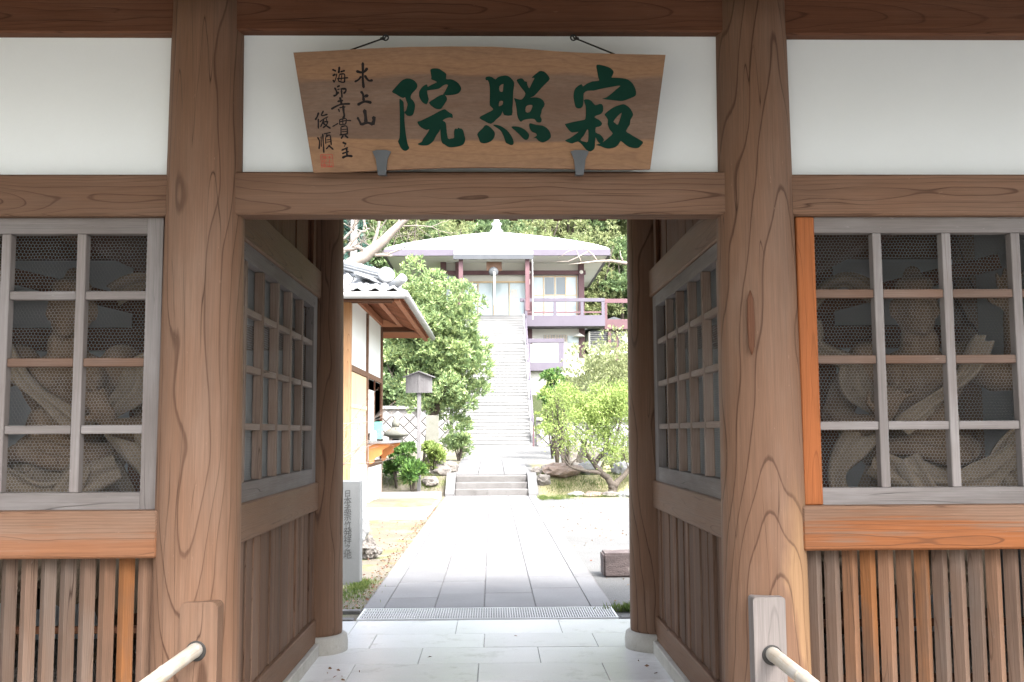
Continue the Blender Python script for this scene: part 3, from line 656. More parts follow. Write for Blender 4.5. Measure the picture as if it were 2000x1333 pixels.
for k in (-1, 1):
    L = (8.44 - RIDGE_Y) if k > 0 else (RIDGE_Y - FE_Y + .04); sl_ = (RIDGE_Z - EZ) / (8.40 - RIDGE_Y) if k > 0 else (RIDGE_Z - FE_Z) / (RIDGE_Y - FE_Y); e2 = RIDGE_Z - sl_ * L
    MB().prism([(k * L, e2 + .042), (k * L, e2 + .075), (0, RIDGE_Z + .075), (0, RIDGE_Z + .042)], 'x', -4.7, 4.7).build('soffit', M['dark_x'], gate, (0, RIDGE_Y, 0))
    # tile surface with rounded ribs
    t = MB()
    L2 = L + .05; e3 = RIDGE_Z - sl_ * L2
    t.prism([(k * L2, e3 + .077), (k * L2, e3 + .13), (0, RIDGE_Z + .15), (0, RIDGE_Z + .077)], 'x', -4.8, 4.8)
    for i in range(33):
        xx = -4.64 + i * .29
        t.tube([(xx, k * L2 * 1.005, e3 + .14), (xx, 0, RIDGE_Z + .16)], .055, 8)
    t.build('tile_roof', M['kawara'], gate, (0, RIDGE_Y, 0))
MB().box(-4.8, 4.8, -.16, .16, 5.16, 5.55).build('ridge', M['kawara'], gate, (0, RIDGE_Y, 0))
for s in (-1, 1):
    MB().prism([(-1.5, 3.45), (1.5, 3.45), (1.35, 3.62), (0, RIDGE_Z - .02), (-1.35, 3.62)], 'x', s * 3.5, s * 3.56).build('gable_wall', M['plaster'], gate, (0, RIDGE_Y, 0))

# ================================================================== PLAQUE
tilt = R(9)
PB = Vector((0, 4.125, 2.622))                       # bottom edge on the lintel
U, V = Vector((1, 0, 0)), Vector((0, -math.sin(tilt), math.cos(tilt)))
N = Vector((0, -math.cos(tilt), -math.sin(tilt)))     # towards the viewer
FRONT = PB + N * .0
def onboard(px, py, lift=0.0):
    d = ray(px, py); o = FRONT + N * lift
    p = CAM + d * ((o - CAM).dot(N) / d.dot(N)) - PB
    return (p.dot(U), p.dot(V))
plq = thing('name_plaque', 'wide wooden name plaque with three large green characters under the top beam', 'plaque', PB, rot=(tilt, 0, 0))
def bl(u, v, n): return (u, -n, v)                    # board-local point -> object-local
out = []
def lerp(a, b, t): return (a[0] + (b[0] - a[0]) * t, a[1] + (b[1] - a[1]) * t)
top = [(573, 103), (650, 99), (720, 95), (800, 92), (880, 91), (960, 91.5), (1020, 95), (1080, 100), (1140, 103.5), (1220, 106), (1300, 107.5)]
bot = [(1270, 330.5), (1180, 331), (1080, 329), (960, 327), (860, 328), (760, 332), (680, 336), (612, 337.5)]
out = [onboard(*p) for p in top + bot]
def plate(outline, holes, n0, n1):
    """flat plate with side walls in board space"""
    m = MB(); loops = [outline] + holes
    flat = [p for l in loops for p in l]
    tris = tessellate_polygon([[Vector((u, v, 0)) for u, v in l] for l in loops])
    k = len(flat)
    vs = [bl(u, v, n1) for u, v in flat] + [bl(u, v, n0) for u, v in flat]
    fs = [tuple(t) for t in tris] + [tuple(i + k for i in reversed(t)) for t in tris]
    base = 0
    for l in loops:
        n = len(l)
        for i in range(n):
            j = (i + 1) % n; fs.append((base + i, base + j, k + base + j, k + base + i))
        base += n
    m.add(vs, fs); return m
WLp = WL[plq]
def onplq(m, name, mat, parent=None):
    o = m.build(name, mat, None); o.parent = parent or plq; WL[o] = WLp; return o
bd = plate(out, [], -.035, 0.0)
onplq(bd, 'board', M['plaque'])
def smooth_loop(l):
    r = []
    n = len(l)
    for i in range(n):
        p0, p1, p2, p3 = l[i - 1], l[i], l[(i + 1) % n], l[(i + 2) % n]
        r.append(p1)
        r.append(tuple((-p0[q] + 9 * p1[q] + 9 * p2[q] - p3[q]) / 16 for q in (0, 1)))
    return r
for nm in ('in', 'sho', 'jaku'):
    (ox, oy, sc), pieces = BIG[nm]
    m = MB()
    for i, (ol, hs_) in enumerate(pieces):
        lf = .0012 + i * .0004
        cv = lambda l: [onboard(ox + x * sc, oy + y * sc, lf) for x, y in smooth_loop(l)]
        p = plate(cv(ol), [cv(h) for h in hs_], .0002, lf); m.add(p.v, p.f)
    onplq(m, 'green_character', M['green'])
def stroke(fr, wd, pts, lf):
    ox, oy, sc = fr
    P = [Vector(((ox + x * sc), (oy + y * sc))) for x, y in pts]; W = wd * sc
    # resample with a spline
    Q = []
    for i in range(len(P) - 1):
        p0 = P[max(i - 1, 0)]; p1 = P[i]; p2 = P[i + 1]; p3 = P[min(i + 2, len(P) - 1)]
        for k in range(5):
            t = k / 5; Q.append(.5 * ((2 * p1) + (p2 - p0) * t + (2 * p0 - 5 * p1 + 4 * p2 - p3) * t * t + (3 * p1 - p0 - 3 * p2 + p3) * t ** 3))
    Q.append(P[-1]); n = len(Q); A = []; B = []
    for i, q in enumerate(Q):
        t = (Q[min(i + 1, n - 1)] - Q[max(i - 1, 0)]).normalized(); nn = Vector((-t.y, t.x)); u = i / (n - 1)
        wv = W * .5 * (1.0 - .28 * math.sin(math.pi * u) ** 2) * (1.0 if .0 < u < 1 else .55)
        A.append(q + nn * wv); B.append(q - nn * wv)
    ends = [Q[0] - (Q[1] - Q[0]).normalized() * W * .22, Q[-1] + (Q[-1] - Q[-2]).normalized() * W * .22]
    poly = [ends[0]] + A + [ends[1]] + B[::-1]
    return plate([onboard(p.x, p.y, lf) for p in poly], [], .0002, lf)
for fr_, strokes in SMALL:
    m = MB()
    for i, (wd, *pts) in enumerate(strokes):
        p = stroke(fr_, wd * 1.22, pts, .0008 + i * .00012); m.add(p.v, p.f)
    onplq(m, 'ink_character', M['ink'])
def glyph(ch):
    c = bpy.data.curves.new('glyph', 'FONT'); c.body = ch; o = bpy.data.objects.new('glyph', c); COL.objects.link(o)
    dg = bpy.context.evaluated_depsgraph_get(); dg.update()
    me = bpy.data.meshes.new_from_object(o.evaluated_get(dg))
    vs = [tuple(v.co) for v in me.vertices]; fs = [tuple(p.vertices) for p in me.polygons]
    COL.objects.unlink(o); bpy.data.objects.remove(o); bpy.data.meshes.remove(me); bpy.data.curves.remove(c)
    return vs, fs
m = MB()
S0 = [(626, 302.5), (649.5, 302.5), (650.8, 326.3), (627.8, 326.8)]
for i in range(4):
    a, b = S0[i], S0[(i + 1) % 4]
    p = stroke((0, 0, 1), .9, [a, lerp(a, b, .5), b], .0008 + i * .0001); m.add(p.v, p.f)
for col, txt in ((0, '木上山'), (1, '海印寺')):
    for k, ch in enumerate(txt):
        vs, fs = glyph(ch); cx = 638.8 if col == 0 else 628.2; cy = 310.6 + 7.6 * k
        m.add([bl(*onboard(cx + x * 10.0, cy - y * 7.2), .0012) for x, y, z in vs], fs)
onplq(m, 'red_seal', M['seal'])
# brackets, rods, hooks
for px in (746, 1132):
    u, v = onboard(px, 318)
    pol = [(-.0385, .045), (-.02, .051), (.02, .051), (.0385, .045), (.024, .012), (.019, -.035), (.016, -.052), (-.016, -.052), (-.019, -.035), (-.024, .012)]
    m = plate([(u + a, v + b) for a, b in pol], [], -.001, .012)
    m.add(*(lambda q: (q.v, q.f))(plate([(u + a, v + b) for a, b in [(-.016, -.04), (.016, -.04), (.016, -.052), (-.016, -.052)]], [], -.05, -.0012)))
    onplq(m, 'bracket', M['iron'])
for (hx, hy), (bx_, by_) in (((753, 74), (667, 98)), ((1120, 74), (1210, 104))):
    h = at(hx, hy, 4.16); b = PB + U * onboard(bx_, by_)[0] + V * (onboard(bx_, by_)[1] - .01) - N * .012
    rt = Matrix.Rotation(-tilt, 3, 'X')
    tl = lambda p: rt @ (Vector(p) - PB)
    m = MB(); m.tube([tl(h), tl((h + b) / 2), tl(b)], .0036, 8)
    onplq(m, 'hanging_rod', M['blackiron'])
    m = MB()
    ring = [tl(h + Vector((.012 * math.cos(a), 0, .012 * math.sin(a)))) for a in np.linspace(0, 2 * math.pi, 13)]
    m.tube(ring, .0035, 6); 
    ring = [tl(h + Vector((.013 * (1 if hx > 900 else -1), 0, -.008)) + Vector((.009 * math.cos(a), .009 * math.sin(a), .004))) for a in np.linspace(0, 2 * math.pi, 13)]
    m.tube(ring, .0032, 6); m.tube([tl(h + Vector((0, 0, .006))), tl(h + Vector((0, .035, .02)))], .004, 6)
    onplq(m, 'hook', M['blackiron'])

# ================================================================== BAMBOO RAILS
def bamboo(x, y0, y1, z, r, name, label):
    n = 40; pts = []; rad = []
    nodes = [y1 - .06, y1 - .42, y1 - .80, y1 - 1.2, y1 - 1.62, y1 - 2.05]
    ysn = sorted(set(list(np.linspace(y0, y1, 30)) + [q + d_ for q in nodes for d_ in (-.012, -.004, 0, .004, .012)]))
    m = MB()
    for y in ysn:
        rr = r
        for q in nodes:
            if abs(y - q) < .0125: rr = r * (1.07 if abs(y - q) > .001 and abs(y - q) < .006 else (.985 if abs(y - q) < .001 else 1.0))
        pts.append((0, y - y1, .006 * math.sin(y * 2))); rad.append(rr)
    m.tube(pts, rad, 20)
    return tag(m.build(name, M['bamboo'], None, (x, y1, z), True), label, 'rail', 'bamboo rails in front of the gate')
def post(name, x0, x1, y0, y1, zt, mat, label, rad=.02, hole=None):
    m = MB(); pl = [(x0, 0.0), (x1, 0.0), (x1, zt - rad), (x1 - rad * .3, zt - rad * .3), (x1 - rad, zt), (x0 + rad, zt), (x0 + rad * .3, zt - rad * .3), (x0, zt - rad)]
    cx = (x0 + x1) / 2
    m.prism([(u - cx, v) for u, v in pl], 'y', y0 - y1, 0)
    o = tag(m.build(name, mat, None, (cx, y1, 0)), label, 'post', 'rail posts against the pillars')
    if hole: MB().lathe([(.040, 0), (.040, .004), (.036, .005)], 24).build('dark_hole_disc', M['blackiron'], o, (hole[0], y0 + .0005, hole[1]), True, rot=(R(90), 0, 0))  # dark disc proud of the post stands in for the shaded hole
    return o
yl = 4.085; yr = 4.06; pl_ = at(383, 1272, yl); pr_ = at(1508, 1280, yr)
post('rail_post', atx(350, yl, 1250), atx(424, yl, 1250), yl, yl + .10, atz(1177, yl, 386), M['board_z'] if False else M['pillar'], 'brown rail post with rounded top set against the left pillar', .022, (pl_.x, pl_.z))
post('rail_post', atx(1473, yr, 1250), atx(1536, yr, 1250), yr, yr + .12, atz(1167, yr, 1505), M['grey_z'], 'silvery grey rail post in front of the right pillar', .012, (pr_.x, pr_.z))
bamboo(pl_.x, 1.0, yl + .03, pl_.z, .0275, 'bamboo_rail', 'weathered grey bamboo rail running out of the left brown post')
bamboo(pr_.x, 1.0, yr + .03, pr_.z, .0275, 'bamboo_rail', 'straw coloured bamboo rail running out of the right grey post')
for x, z, side in ((pl_.x, pl_.z, 'left'), (pr_.x, pr_.z, 'right')):
    post('rail_end_post', x - .06, x + .06, .94, 1.06, z + .12, M['grey_z'], 'near post carrying the %s bamboo rail' % side, .012)
# ================================================================== GUARDIAN STATUES
def eggs(bm, c, r, rot=None, seg=16):
    mt = Matrix.Translation(c) @ (rot.to_4x4() if rot else Matrix.Identity(4)) @ Matrix.Diagonal((*r, 1))
    bmesh.ops.create_uvsphere(bm, u_segments=seg, v_segments=seg // 2 + 2, radius=1.0, matrix=mt)
def limb(bm, pts, rad, n=12):
    m = MB(); m.tube(pts, rad, n)
    vs = [bm.verts.new(v) for v in m.v]
    for f in m.f: bm.faces.new([vs[i] for i in f])
    for p, r in zip(pts, rad): eggs(bm, Vector(p), (r, r, r), seg=12)
def hand(bm, wrist, d, palm_n, spread=1.0, size=1.0):
    d = Vector(d).normalized(); pn = Vector(palm_n); pn = (pn - d * pn.dot(d)).normalized(); sd = d.cross(pn)
    w0 = Vector(wrist); pc = w0 + d * .055 * size
    rot = Matrix((sd, d, pn)).transposed()
    eggs(bm, pc, (.05 * size, .062 * size, .026 * size), rot)
    for k, (o, L, a) in enumerate(((-.036, .075, -.22), (-.013, .088, -.06), (.012, .084, .08), (.035, .068, .25))):
        b = w0 + d * .10 * size + sd * o * size
        dd = (d + sd * a * spread).normalized(); e1 = b + dd * L * .5 * size + pn * .004; e2 = b + (dd * L * .98 + pn * .022) * size
        limb(bm, [b, e1, e2], [.0135 * size, .012 * size, .010 * size], 8)
    b = w0 + d * .04 * size - sd * .045 * size; dd = (d * .55 - sd).normalized()
    limb(bm, [b, b + dd * .045 * size, b + (dd * .06 + d * .035) * size], [.017 * size, .014 * size, .011 * size], 8)
def remesh(bm, vox, name, mat):
    me = bpy.data.meshes.new('tmp'); bm.to_mesh(me); bm.free()
    o = bpy.data.objects.new('tmp', me); COL.objects.link(o)
    md = o.modifiers.new('r', 'REMESH'); md.mode = 'VOXEL'; md.voxel_size = vox
    sm = o.modifiers.new('s', 'SMOOTH'); sm.iterations = 3; sm.factor = .5
    dg = bpy.context.evaluated_depsgraph_get(); dg.update()
    r = bpy.data.meshes.new_from_object(o.evaluated_get(dg)); r.name = name
    COL.objects.unlink(o); bpy.data.objects.remove(o); bpy.data.meshes.remove(me)
    r.materials.clear(); r.materials.append(mat)
    r.polygons.foreach_set('use_smooth', [True] * len(r.polygons)); return r
def statue(loc, s, label):
    t = thing('guardian_statue', label, 'statue', loc, 'guardian statues in the side bays')
    b = bmesh.new(); V3 = Vector
    eggs(b, V3((0, 0, 1.02)), (.19, .16, .16)); eggs(b, V3((0, -.03, 1.18)), (.20, .17, .18)); eggs(b, V3((0, 0, 1.40)), (.25, .17, .19))
    for q in (-1, 1):
        eggs(b, V3((q * .11, -.11, 1.43)), (.125, .085, .10)); eggs(b, V3((q * .27, 0, 1.51)), (.11, .105, .11))
        eggs(b, V3((q * .07, -.15, 1.24)), (.06, .05, .05)); eggs(b, V3((q * .07, -.155, 1.14)), (.06, .05, .05))
        eggs(b, V3((q * .05, -.06, 1.60)), (.05, .05, .09))
    limb(b, [(0, 0, 1.5), (0, -.02, 1.62), (0, -.03, 1.70)], [.10, .085, .08])
    hc = V3((s * -.02, -.06, 1.80))
    eggs(b, hc, (.112, .13, .145)); eggs(b, hc + V3((0, -.03, -.085)), (.085, .095, .07)); eggs(b, hc + V3((0, -.05, .03)), (.095, .085, .03))
    for q in (-1, 1):
        eggs(b, hc + V3((q * .045, -.112, .038)), (.042, .026, .018)); eggs(b, hc + V3((q * .043, -.112, .008)), (.022, .02, .018))
        eggs(b, hc + V3((q * .06, -.095, -.035)), (.035, .035, .032)); eggs(b, hc + V3((q * .118, .01, -.01)), (.018, .03, .055))
        eggs(b, hc + V3((q * .022, -.132, -.028)), (.018, .02, .016))
    limb(b, [hc + V3((0, -.115, .03)), hc + V3((0, -.145, -.015))], [.014, .022], 8)
    eggs(b, hc + V3((0, -.12, -.068)), (.05, .022, .012)); eggs(b, hc + V3((0, -.112, -.10)), (.042, .025, .014)); eggs(b, hc + V3((0, -.085, -.135)), (.04, .04, .025))
    eggs(b, hc + V3((0, .02, .17)), (.05, .05, .06)); eggs(b, hc + V3((0, .0, .12)), (.10, .11, .05))
    # raised arm, lowered arm
    limb(b, [(s * .28, 0, 1.52), (s * .42, -.02, 1.43), (s * .52, -.06, 1.42)], [.10, .088, .075])
    limb(b, [(s * .52, -.06, 1.42), (s * .51, -.10, 1.58), (s * .46, -.14, 1.74)], [.078, .072, .045]); hand(b, (s * .455, -.145, 1.76), (-.1 * s, -.1, 1), (0, -1, 0), 1.2, 1.25)
    limb(b, [(-s * .28, 0, 1.50), (-s * .40, -.02, 1.34), (-s * .46, -.04, 1.22)], [.10, .09, .075])
    limb(b, [(-s * .46, -.04, 1.22), (-s * .42, -.18, 1.16), (-s * .34, -.30, 1.18)], [.078, .07, .045]); hand(b, (-s * .33, -.31, 1.19), (.25 * s, -.45, .75), (0, -1, -.3), 1.5, 1.25)
    for q, kx, fx in ((-1, -.22, -.24), (1, .20, .26)):
        limb(b, [(q * .11, 0, .95), (kx * 1.0, -.06, .55), (fx, .02, .12)], [.13, .095, .06]); eggs(b, V3((fx, .05, .30)), (.075, .08, .14))
        limb(b, [(fx, .03, .08), (fx * 1.05, -.10, .05), (fx * 1.1, -.2, .035)], [.06, .05, .035])
        for k in range(5): limb(b, [(fx * 1.1 + (k - 2) * .02, -.19, .035), (fx * 1.1 + (k - 2) * .025, -.235, .028)], [.014, .012], 8)
    link('body', remesh(b, .013, 'body', M['statue']), t, loc)
    # skirt with deep folds, opening at the front and swinging to one side
    m = MB(); n = 72; rows = 14
    for j in range(rows + 1):
        v = j / rows; z = 1.10 - v * .80
        for i in range(n):
            a = 2 * math.pi * i / n
            rr = .195 + v * .20 + (.012 + .055 * v) * math.sin(a * 9 + math.sin(a * 2 + s) * 1.5 + v * 1.2) + .04 * v * math.sin(3 * a + 1)
            m.v.append((rr * math.cos(a) * 1.12 + s * -.16 * v * v, rr * math.sin(a) * .88, z - .06 * v * math.cos(a * 2 + .7) + .03 * v * math.sin(a * 9)))
    for j in range(rows):
        for i in range(n): m.f.append((j * n + i, j * n + (i + 1) % n, (j + 1) * n + (i + 1) % n, (j + 1) * n + i))
    k0 = len(m.v)
    for j in range(rows + 1):
        for i in range(n):
            x, y, z = m.v[j * n + i]; m.v.append((x * .94, y * .94, z - .004))
    for j in range(rows):
        for i in range(n): m.f.append((k0 + (j + 1) * n + i, k0 + (j + 1) * n + (i + 1) % n, k0 + j * n + (i + 1) % n, k0 + j * n + i))
    m.build('skirt', M['scarf'], t, loc, True, fix=False)
    # folded-over waist cloth and sash
    m = MB()
    for k in range(3):
        pts = [((.215 + .02 * k) * 1.1 * math.cos(a), (.20 + .02 * k) * math.sin(a), 1.08 - .03 * k + .03 * math.sin(a * 3 + k)) for a in np.linspace(0, 2 * math.pi, 40)]
        m.tube(pts, .028, 8, flat=1.6)
    m.build('sash', M['statue'], t, loc, True)
    # wide flowing scarf
    def ribbon(path, wd, nm):
        m = MB(); P = [Vector(p) for p in path]; Q = []
        for i in range(len(P) - 1):
            p0 = P[max(i - 1, 0)]; p1 = P[i]; p2 = P[i + 1]; p3 = P[min(i + 2, len(P) - 1)]
            for k in range(8):
                u = k / 8; Q.append(.5 * ((2 * p1) + (p2 - p0) * u + (2 * p0 - 5 * p1 + 4 * p2 - p3) * u * u + (3 * p1 - p0 - 3 * p2 + p3) * u ** 3))
        Q.append(P[-1]); nQ = len(Q); W_ = 9
        for i, q in enumerate(Q):
            tt = (Q[min(i + 1, nQ - 1)] - Q[max(i - 1, 0)]).normalized(); side = tt.cross(Vector((0, 1, 0))); side = side.normalized() if side.length > .1 else Vector((1, 0, 0))
            nn = side.cross(tt)
            for sgn in (1, -1):
                for k in range(W_):
                    u = k / (W_ - 1) - .5
                    ww = wd * (1 + .25 * math.sin(i * .35))
                    m.v.append(tuple(q + side * u * ww + nn * (.022 * math.sin(u * 11 + i * .18) + sgn * .009)))
        for i in range(nQ - 1):
            o0 = i * 2 * W_; o1 = (i + 1) * 2 * W_
            for k in range(W_ - 1):
                m.f.append((o0 + k, o0 + k + 1, o1 + k + 1, o1 + k)); m.f.append((o0 + W_ + k + 1, o0 + W_ + k, o1 + W_ + k, o1 + W_ + k + 1))
            m.f.append((o0, o1, o1 + W_, o0 + W_)); m.f.append((o0 + W_ - 1, o0 + 2 * W_ - 1, o1 + 2 * W_ - 1, o1 + W_ - 1))
        m.build(nm, M['scarf'], t, loc, True)
    ribbon([(-s * .62, -.10, 1.72), (-s * .60, -.12, 1.58), (-s * .44, -.16, 1.50), (-s * .40, -.18, 1.36), (-s * .30, -.24, 1.22), (-s * .42, -.22, 1.08), (-s * .52, -.20, .92), (-s * .50, -.22, .72), (-s * .62, -.20, .56), (-s * .48, -.22, .46)], .13, 'scarf')
    ribbon([(s * .66, -.06, 1.30), (s * .60, -.14, 1.18), (s * .42, -.20, 1.10), (s * .30, -.26, .92), (s * .44, -.24, .80), (s * .56, -.20, .66), (s * .46, -.2, .5)], .13, 'scarf')
    ribbon([(-s * .36, -.26, .98), (-s * .18, -.30, .90), (0, -.32, .86), (s * .2, -.30, .92), (s * .40, -.24, 1.05)], .12, 'scarf')
    ribbon([(-s * .20, -.30, 1.00), (-s * .12, -.34, .84), (s * .04, -.36, .70), (-s * .06, -.36, .54), (s * .10, -.34, .40)], .11, 'scarf')
    ribbon([(s * .30, -.16, 1.62), (s * .16, -.24, 1.44), (-s * .02, -.27, 1.30), (-s * .20, -.25, 1.16)], .09, 'scarf')
    ribbon([(-s * .66, .05, 1.50), (-s * .56, .10, 1.80), (-s * .34, .14, 1.98), (-s * .16, .15, 1.90)], .10, 'scarf')
    # rock pedestal
    ico = bmesh.new(); bmesh.ops.create_icosphere(ico, subdivisions=4, radius=1.0)
    for v in ico.verts:
        d = 1 + .18 * noise.noise(v.co * 2.2) + .08 * noise.noise(v.co * 6); v.co = Vector((v.co.x * .55 * d, v.co.y * .42 * d, v.co.z * .19 * d - .10))
        if v.co.z < -.27: v.co.z = -.27
        if v.co.z > .02: v.co.z = .02 + (v.co.z - .02) * .3
    me = bpy.data.meshes.new('pedestal'); ico.to_mesh(me); ico.free(); me.materials.append(M['rock'])
    link('pedestal', me, t, loc)
statue((2.34, 5.35, .37), 1, 'carved wooden guardian statue with flowing scarf behind the right lattice')
statue((-2.20, 5.35, .37), -1, 'carved wooden guardian statue with open hand behind the left lattice')
# ================================================================== STEPS AND UPPER PATH
st = thing('stone_steps', 'three worn granite steps where the path rises', 'steps', (.02, 24.3, 0))
for k in range(3):
    box('step', -.86, .90, 24.3 + .36 * k, 24.3 + .36 * (k + 1) + (.25 if k == 2 else 0), .145 * k - .03, .145 * (k + 1), M['step'], st, .012)
for s in (-1, 1):
    a, b = (-1.09, -.87) if s < 0 else (.91, 1.13)
    MB().prism([(-.2, -.03), (-.2, .06), (.75, .50), (1.33, .50), (1.33, -.03)], 'x', a, b).build('cheek', M['path'], st, (0, 24.3, 0))
up = struct(MB().box(-1.0, 1.04, 25.65, 33.8, .2, .36).build('upper_path', M['pit']))
for ci, (a, b) in enumerate(((-.98, -.33), (-.325, .345), (.35, 1.02))):
    y = 25.65
    while y < 33.7:
        l = rng.uniform(1.1, 1.7); y1 = min(y + l, 33.8); zm = hgt(0, (y + y1) / 2)
        o = box('slab', a + .004, b - .004, y + .004, y1 - .004, zm - .05, zm + .03, M['path'], up, .005); o.rotation_euler = (R(1.23), 0, 0); y = y1

# ================================================================== LONG STAIRCASE
SY0, SY1 = 46.0, 57.5; SZ0 = hgt(0, 46.0); SZ1 = atz(617, SY1)
sx0, sx1 = atx(889, SY0, 868), atx(1037, SY0, 868)
sc_ = thing('stone_staircase', 'long pale stone staircase climbing to the hall', 'staircase', (0, SY0, SZ0))
NS = 44; rise = (SZ1 - SZ0) / NS; run = (SY1 - SY0) / NS
stepm = MB(); w_ = sx1 - sx0
for a, b in ((0, .28), (.2808, .70), (.7008, 1.0)): stepm.box(sx0 + w_ * a, sx0 + w_ * b, 0, run + .12, -.6, rise - .04); stepm.box(sx0 + w_ * a, sx0 + w_ * b, -.03, run, rise - .04, rise)
sm_ = stepm.mesh('step', M['stair'])
for k in range(NS): link('step', sm_, sc_, (0, SY0 + run * k, SZ0 + rise * k))
for x, nm in ((sx0 - .12, 'l'), (sx1 + .12, 'r')):
    MB().prism([(0, -.8), (0, .12), (SY1 - SY0, SZ1 - SZ0 + .12), (SY1 - SY0, SZ1 - SZ0 - 1.2)], 'x', x - .10, x + .10).build('string_wall', M['stair'], sc_, (0, SY0, SZ0))
    MB().tube([(x, 0, .95), (x, SY1 - SY0, SZ1 - SZ0 + .95)], .045, 10).build('handrail', M['halledge'], sc_, (0, SY0, SZ0), True)
    for k in range(8):
        yy = (SY1 - SY0) * k / 7; zz = (SZ1 - SZ0) * k / 7
        MB().box(x - .035, x + .035, yy - .035, yy + .035, zz, zz + .95).build('baluster', M['hallwood'] if k == 0 else M['halledge'], sc_, (0, SY0, SZ0))
# retaining walls of diagonal blocks either side of the staircase foot
def retaining(x0, x1, y, ztop, label):
    zb = hgt(0, y) - .2
    t = thing('retaining_wall', label, 'wall', ((x0 + x1) / 2, y, zb))
    box('backing', x0, x1, y + .06, y + .5, zb, ztop, M['wallback'], t, 0)
    d = .27; dm = MB(); q = d * .93
    dm.v = [(0, 0, -q), (q, 0, 0), (0, 0, q), (-q, 0, 0), (0, -.05, -q * .8), (q * .8, -.05, 0), (0, -.05, q * .8), (-q * .8, -.05, 0), (0, .08, -q), (q, .08, 0), (0, .08, q), (-q, .08, 0)]
    dm.f = [(4, 5, 6, 7)] + [(i, (i + 1) % 4, 4 + (i + 1) % 4, 4 + i) for i in range(4)] + [(8 + i, 8 + (i + 1) % 4, (i + 1) % 4, i) for i in range(4)]
    dm = dm.mesh('block', M['wallblock'])
    j = 0; z = zb + d
    while z < ztop - d * .6:
        x = x0 + d + (d if j % 2 else 0)
        while x < x1 - d * .6: link('block', dm, t, (x, y + .03, z)); x += 2 * d
        z += d; j += 1
    box('coping', x0, x1, y - .06, y + .5, ztop, ztop + .14, M['stair'], t, .01)
retaining(-7.5, sx0 - .25, 45.6, hgt(0, 45) + 1.75, 'grey retaining wall of diagonal blocks left of the staircase')
retaining(sx1 + .25, 8.5, 45.8, hgt(0, 45) + 1.2, 'grey retaining wall of diagonal blocks right of the staircase')

# ================================================================== MAIN HALL
HY = 56.5                                            # front eaves
hall = thing('temple_hall', 'pale temple hall with pyramid roof and railed veranda above the staircase', 'building', (.3, 62.8, SZ1))
ex0, ex1 = atx(750, HY, 490), atx(1191, HY, 490); ew = ex1 - ex0; ecx = (ex0 + ex1) / 2
ez1, ez0 = atz(487, HY), atz(500, HY)
ay = HY + ew / 2; az = atz(455, ay)
m = MB(); n = 24; rings = []
for k in range(n + 1):                               # slightly concave pyramid
    u = (k / n) ** 1.6; h = ew / 2 * (1 - u) + .25 * u
    z = ez1 + (az - ez1) * (u ** .8)
    rings.append([(ecx - h, ay - h, z), (ecx + h, ay - h, z), (ecx + h, ay + h, z), (ecx - h, ay + h, z)])
for r in rings: m.v += r
for k in range(n):
    for i in range(4): m.f.append((k * 4 + i, k * 4 + (i + 1) % 4, k * 4 + 4 + (i + 1) % 4, k * 4 + 4 + i))
m.f.append((n * 4, n * 4 + 1, n * 4 + 2, n * 4 + 3))
rf = m.build('roof', M['hallroof'], hall)
seam = MB()
for i in range(30):                                  # raised seams on the front slope
    x = ex0 + .2 + i * (ew - .4) / 29
    lim = 1 - abs(x - ecx) / (ew / 2); u = min(.98, lim)
    P = [(x, ay - (ew / 2 * (1 - q) + .25 * q), ez1 + (az - ez1) * q ** .8 + .01) for q in np.linspace(0, u, 14)]
    MB().tube(P, .025, 5).build('roof_seam', M['hallroof'], rf)
for i, (a, b, c, d) in enumerate(((ex0, ex1, HY - .05, HY + .10), (ex0, ex1, HY + ew - .1, HY + ew + .05), (ex0 - .05, ex0 + .1, HY + .1, HY + ew - .1), (ex1 - .1, ex1 + .05, HY + .1, HY + ew - .1))):
    box('fascia', a, b, c, d, ez0, ez1 - .004, M['halledge'], rf, .01)
box('soffit', ex0 + .1, ex1 - .1, HY + .1, HY + ew - .1, ez0 + .05, ez0 + .12, M['hallwall'], rf, 0)
fz = az
MB().lathe([(.42, 0), (.42, .18), (.30, .24), (.24, .5), (.34, .56), (.34, .64), (.20, .72), (.16, .95), (.25, 1.02), (.25, 1.1), (.10, 1.3), (.03, 1.75)], 16, (ecx, ay, fz - .05)).build('finial', M['hallroof'], rf)
# porch roof
PY = HY - 1.6
px0, px1 = atx(886, PY, 500), atx(1041, PY, 500); pz1, pz0 = atz(497, PY), atz(507, PY); pzt = atz(493, PY)
MB().prism([(PY, pz1), (PY + .05, pzt + .05), (HY + 3.0, pzt + 1.1), (HY + 3.0, pzt + .6), (PY + .1, pz1 - .05)], 'x', px0, px1).build('porch_roof', M['hallroof'], hall)
box('porch_gutter', px0 - .02, px1 + .02, PY - .06, PY + .06, pz0, pz1, M['darkmetal'], hall, .01)
# wall, posts, beams
WY = 59.3
wx0, wx1 = atx(862, WY, 560), atx(1140, WY, 560)
box('wall', wx0, wx1, WY, WY + 8, SZ1 - .1, ez0 + .1, M['hallwall'], hall, 0)
bz1, bz0 = atz(529, WY - .3), atz(537, WY - .3)
box('tie_beam', wx0 - .1, wx1 + .1, WY - .34, WY - .16, bz0, bz1, M['hallwood'], hall, .01)
for px in (866, 895, 1033, 1135):
    x = atx(px, WY - .2, 560); hw = .17
    bot_ = SZ1 - .1 if px < 1000 else atz(700, WY - .2)
    o = box('post', x - hw, x + hw, WY - .42, WY - .10, bot_, ez0 + .05, M['hallwood'], hall, .01)
    if px > 1000:
        MB().lathe([(.02, 0), (.11, .01), (.11, .05), (.05, .09)], 12).build('boss', M['rope'], o, (x, WY - .42, (bz0 + bz1) / 2), rot=(R(90), 0, 0))
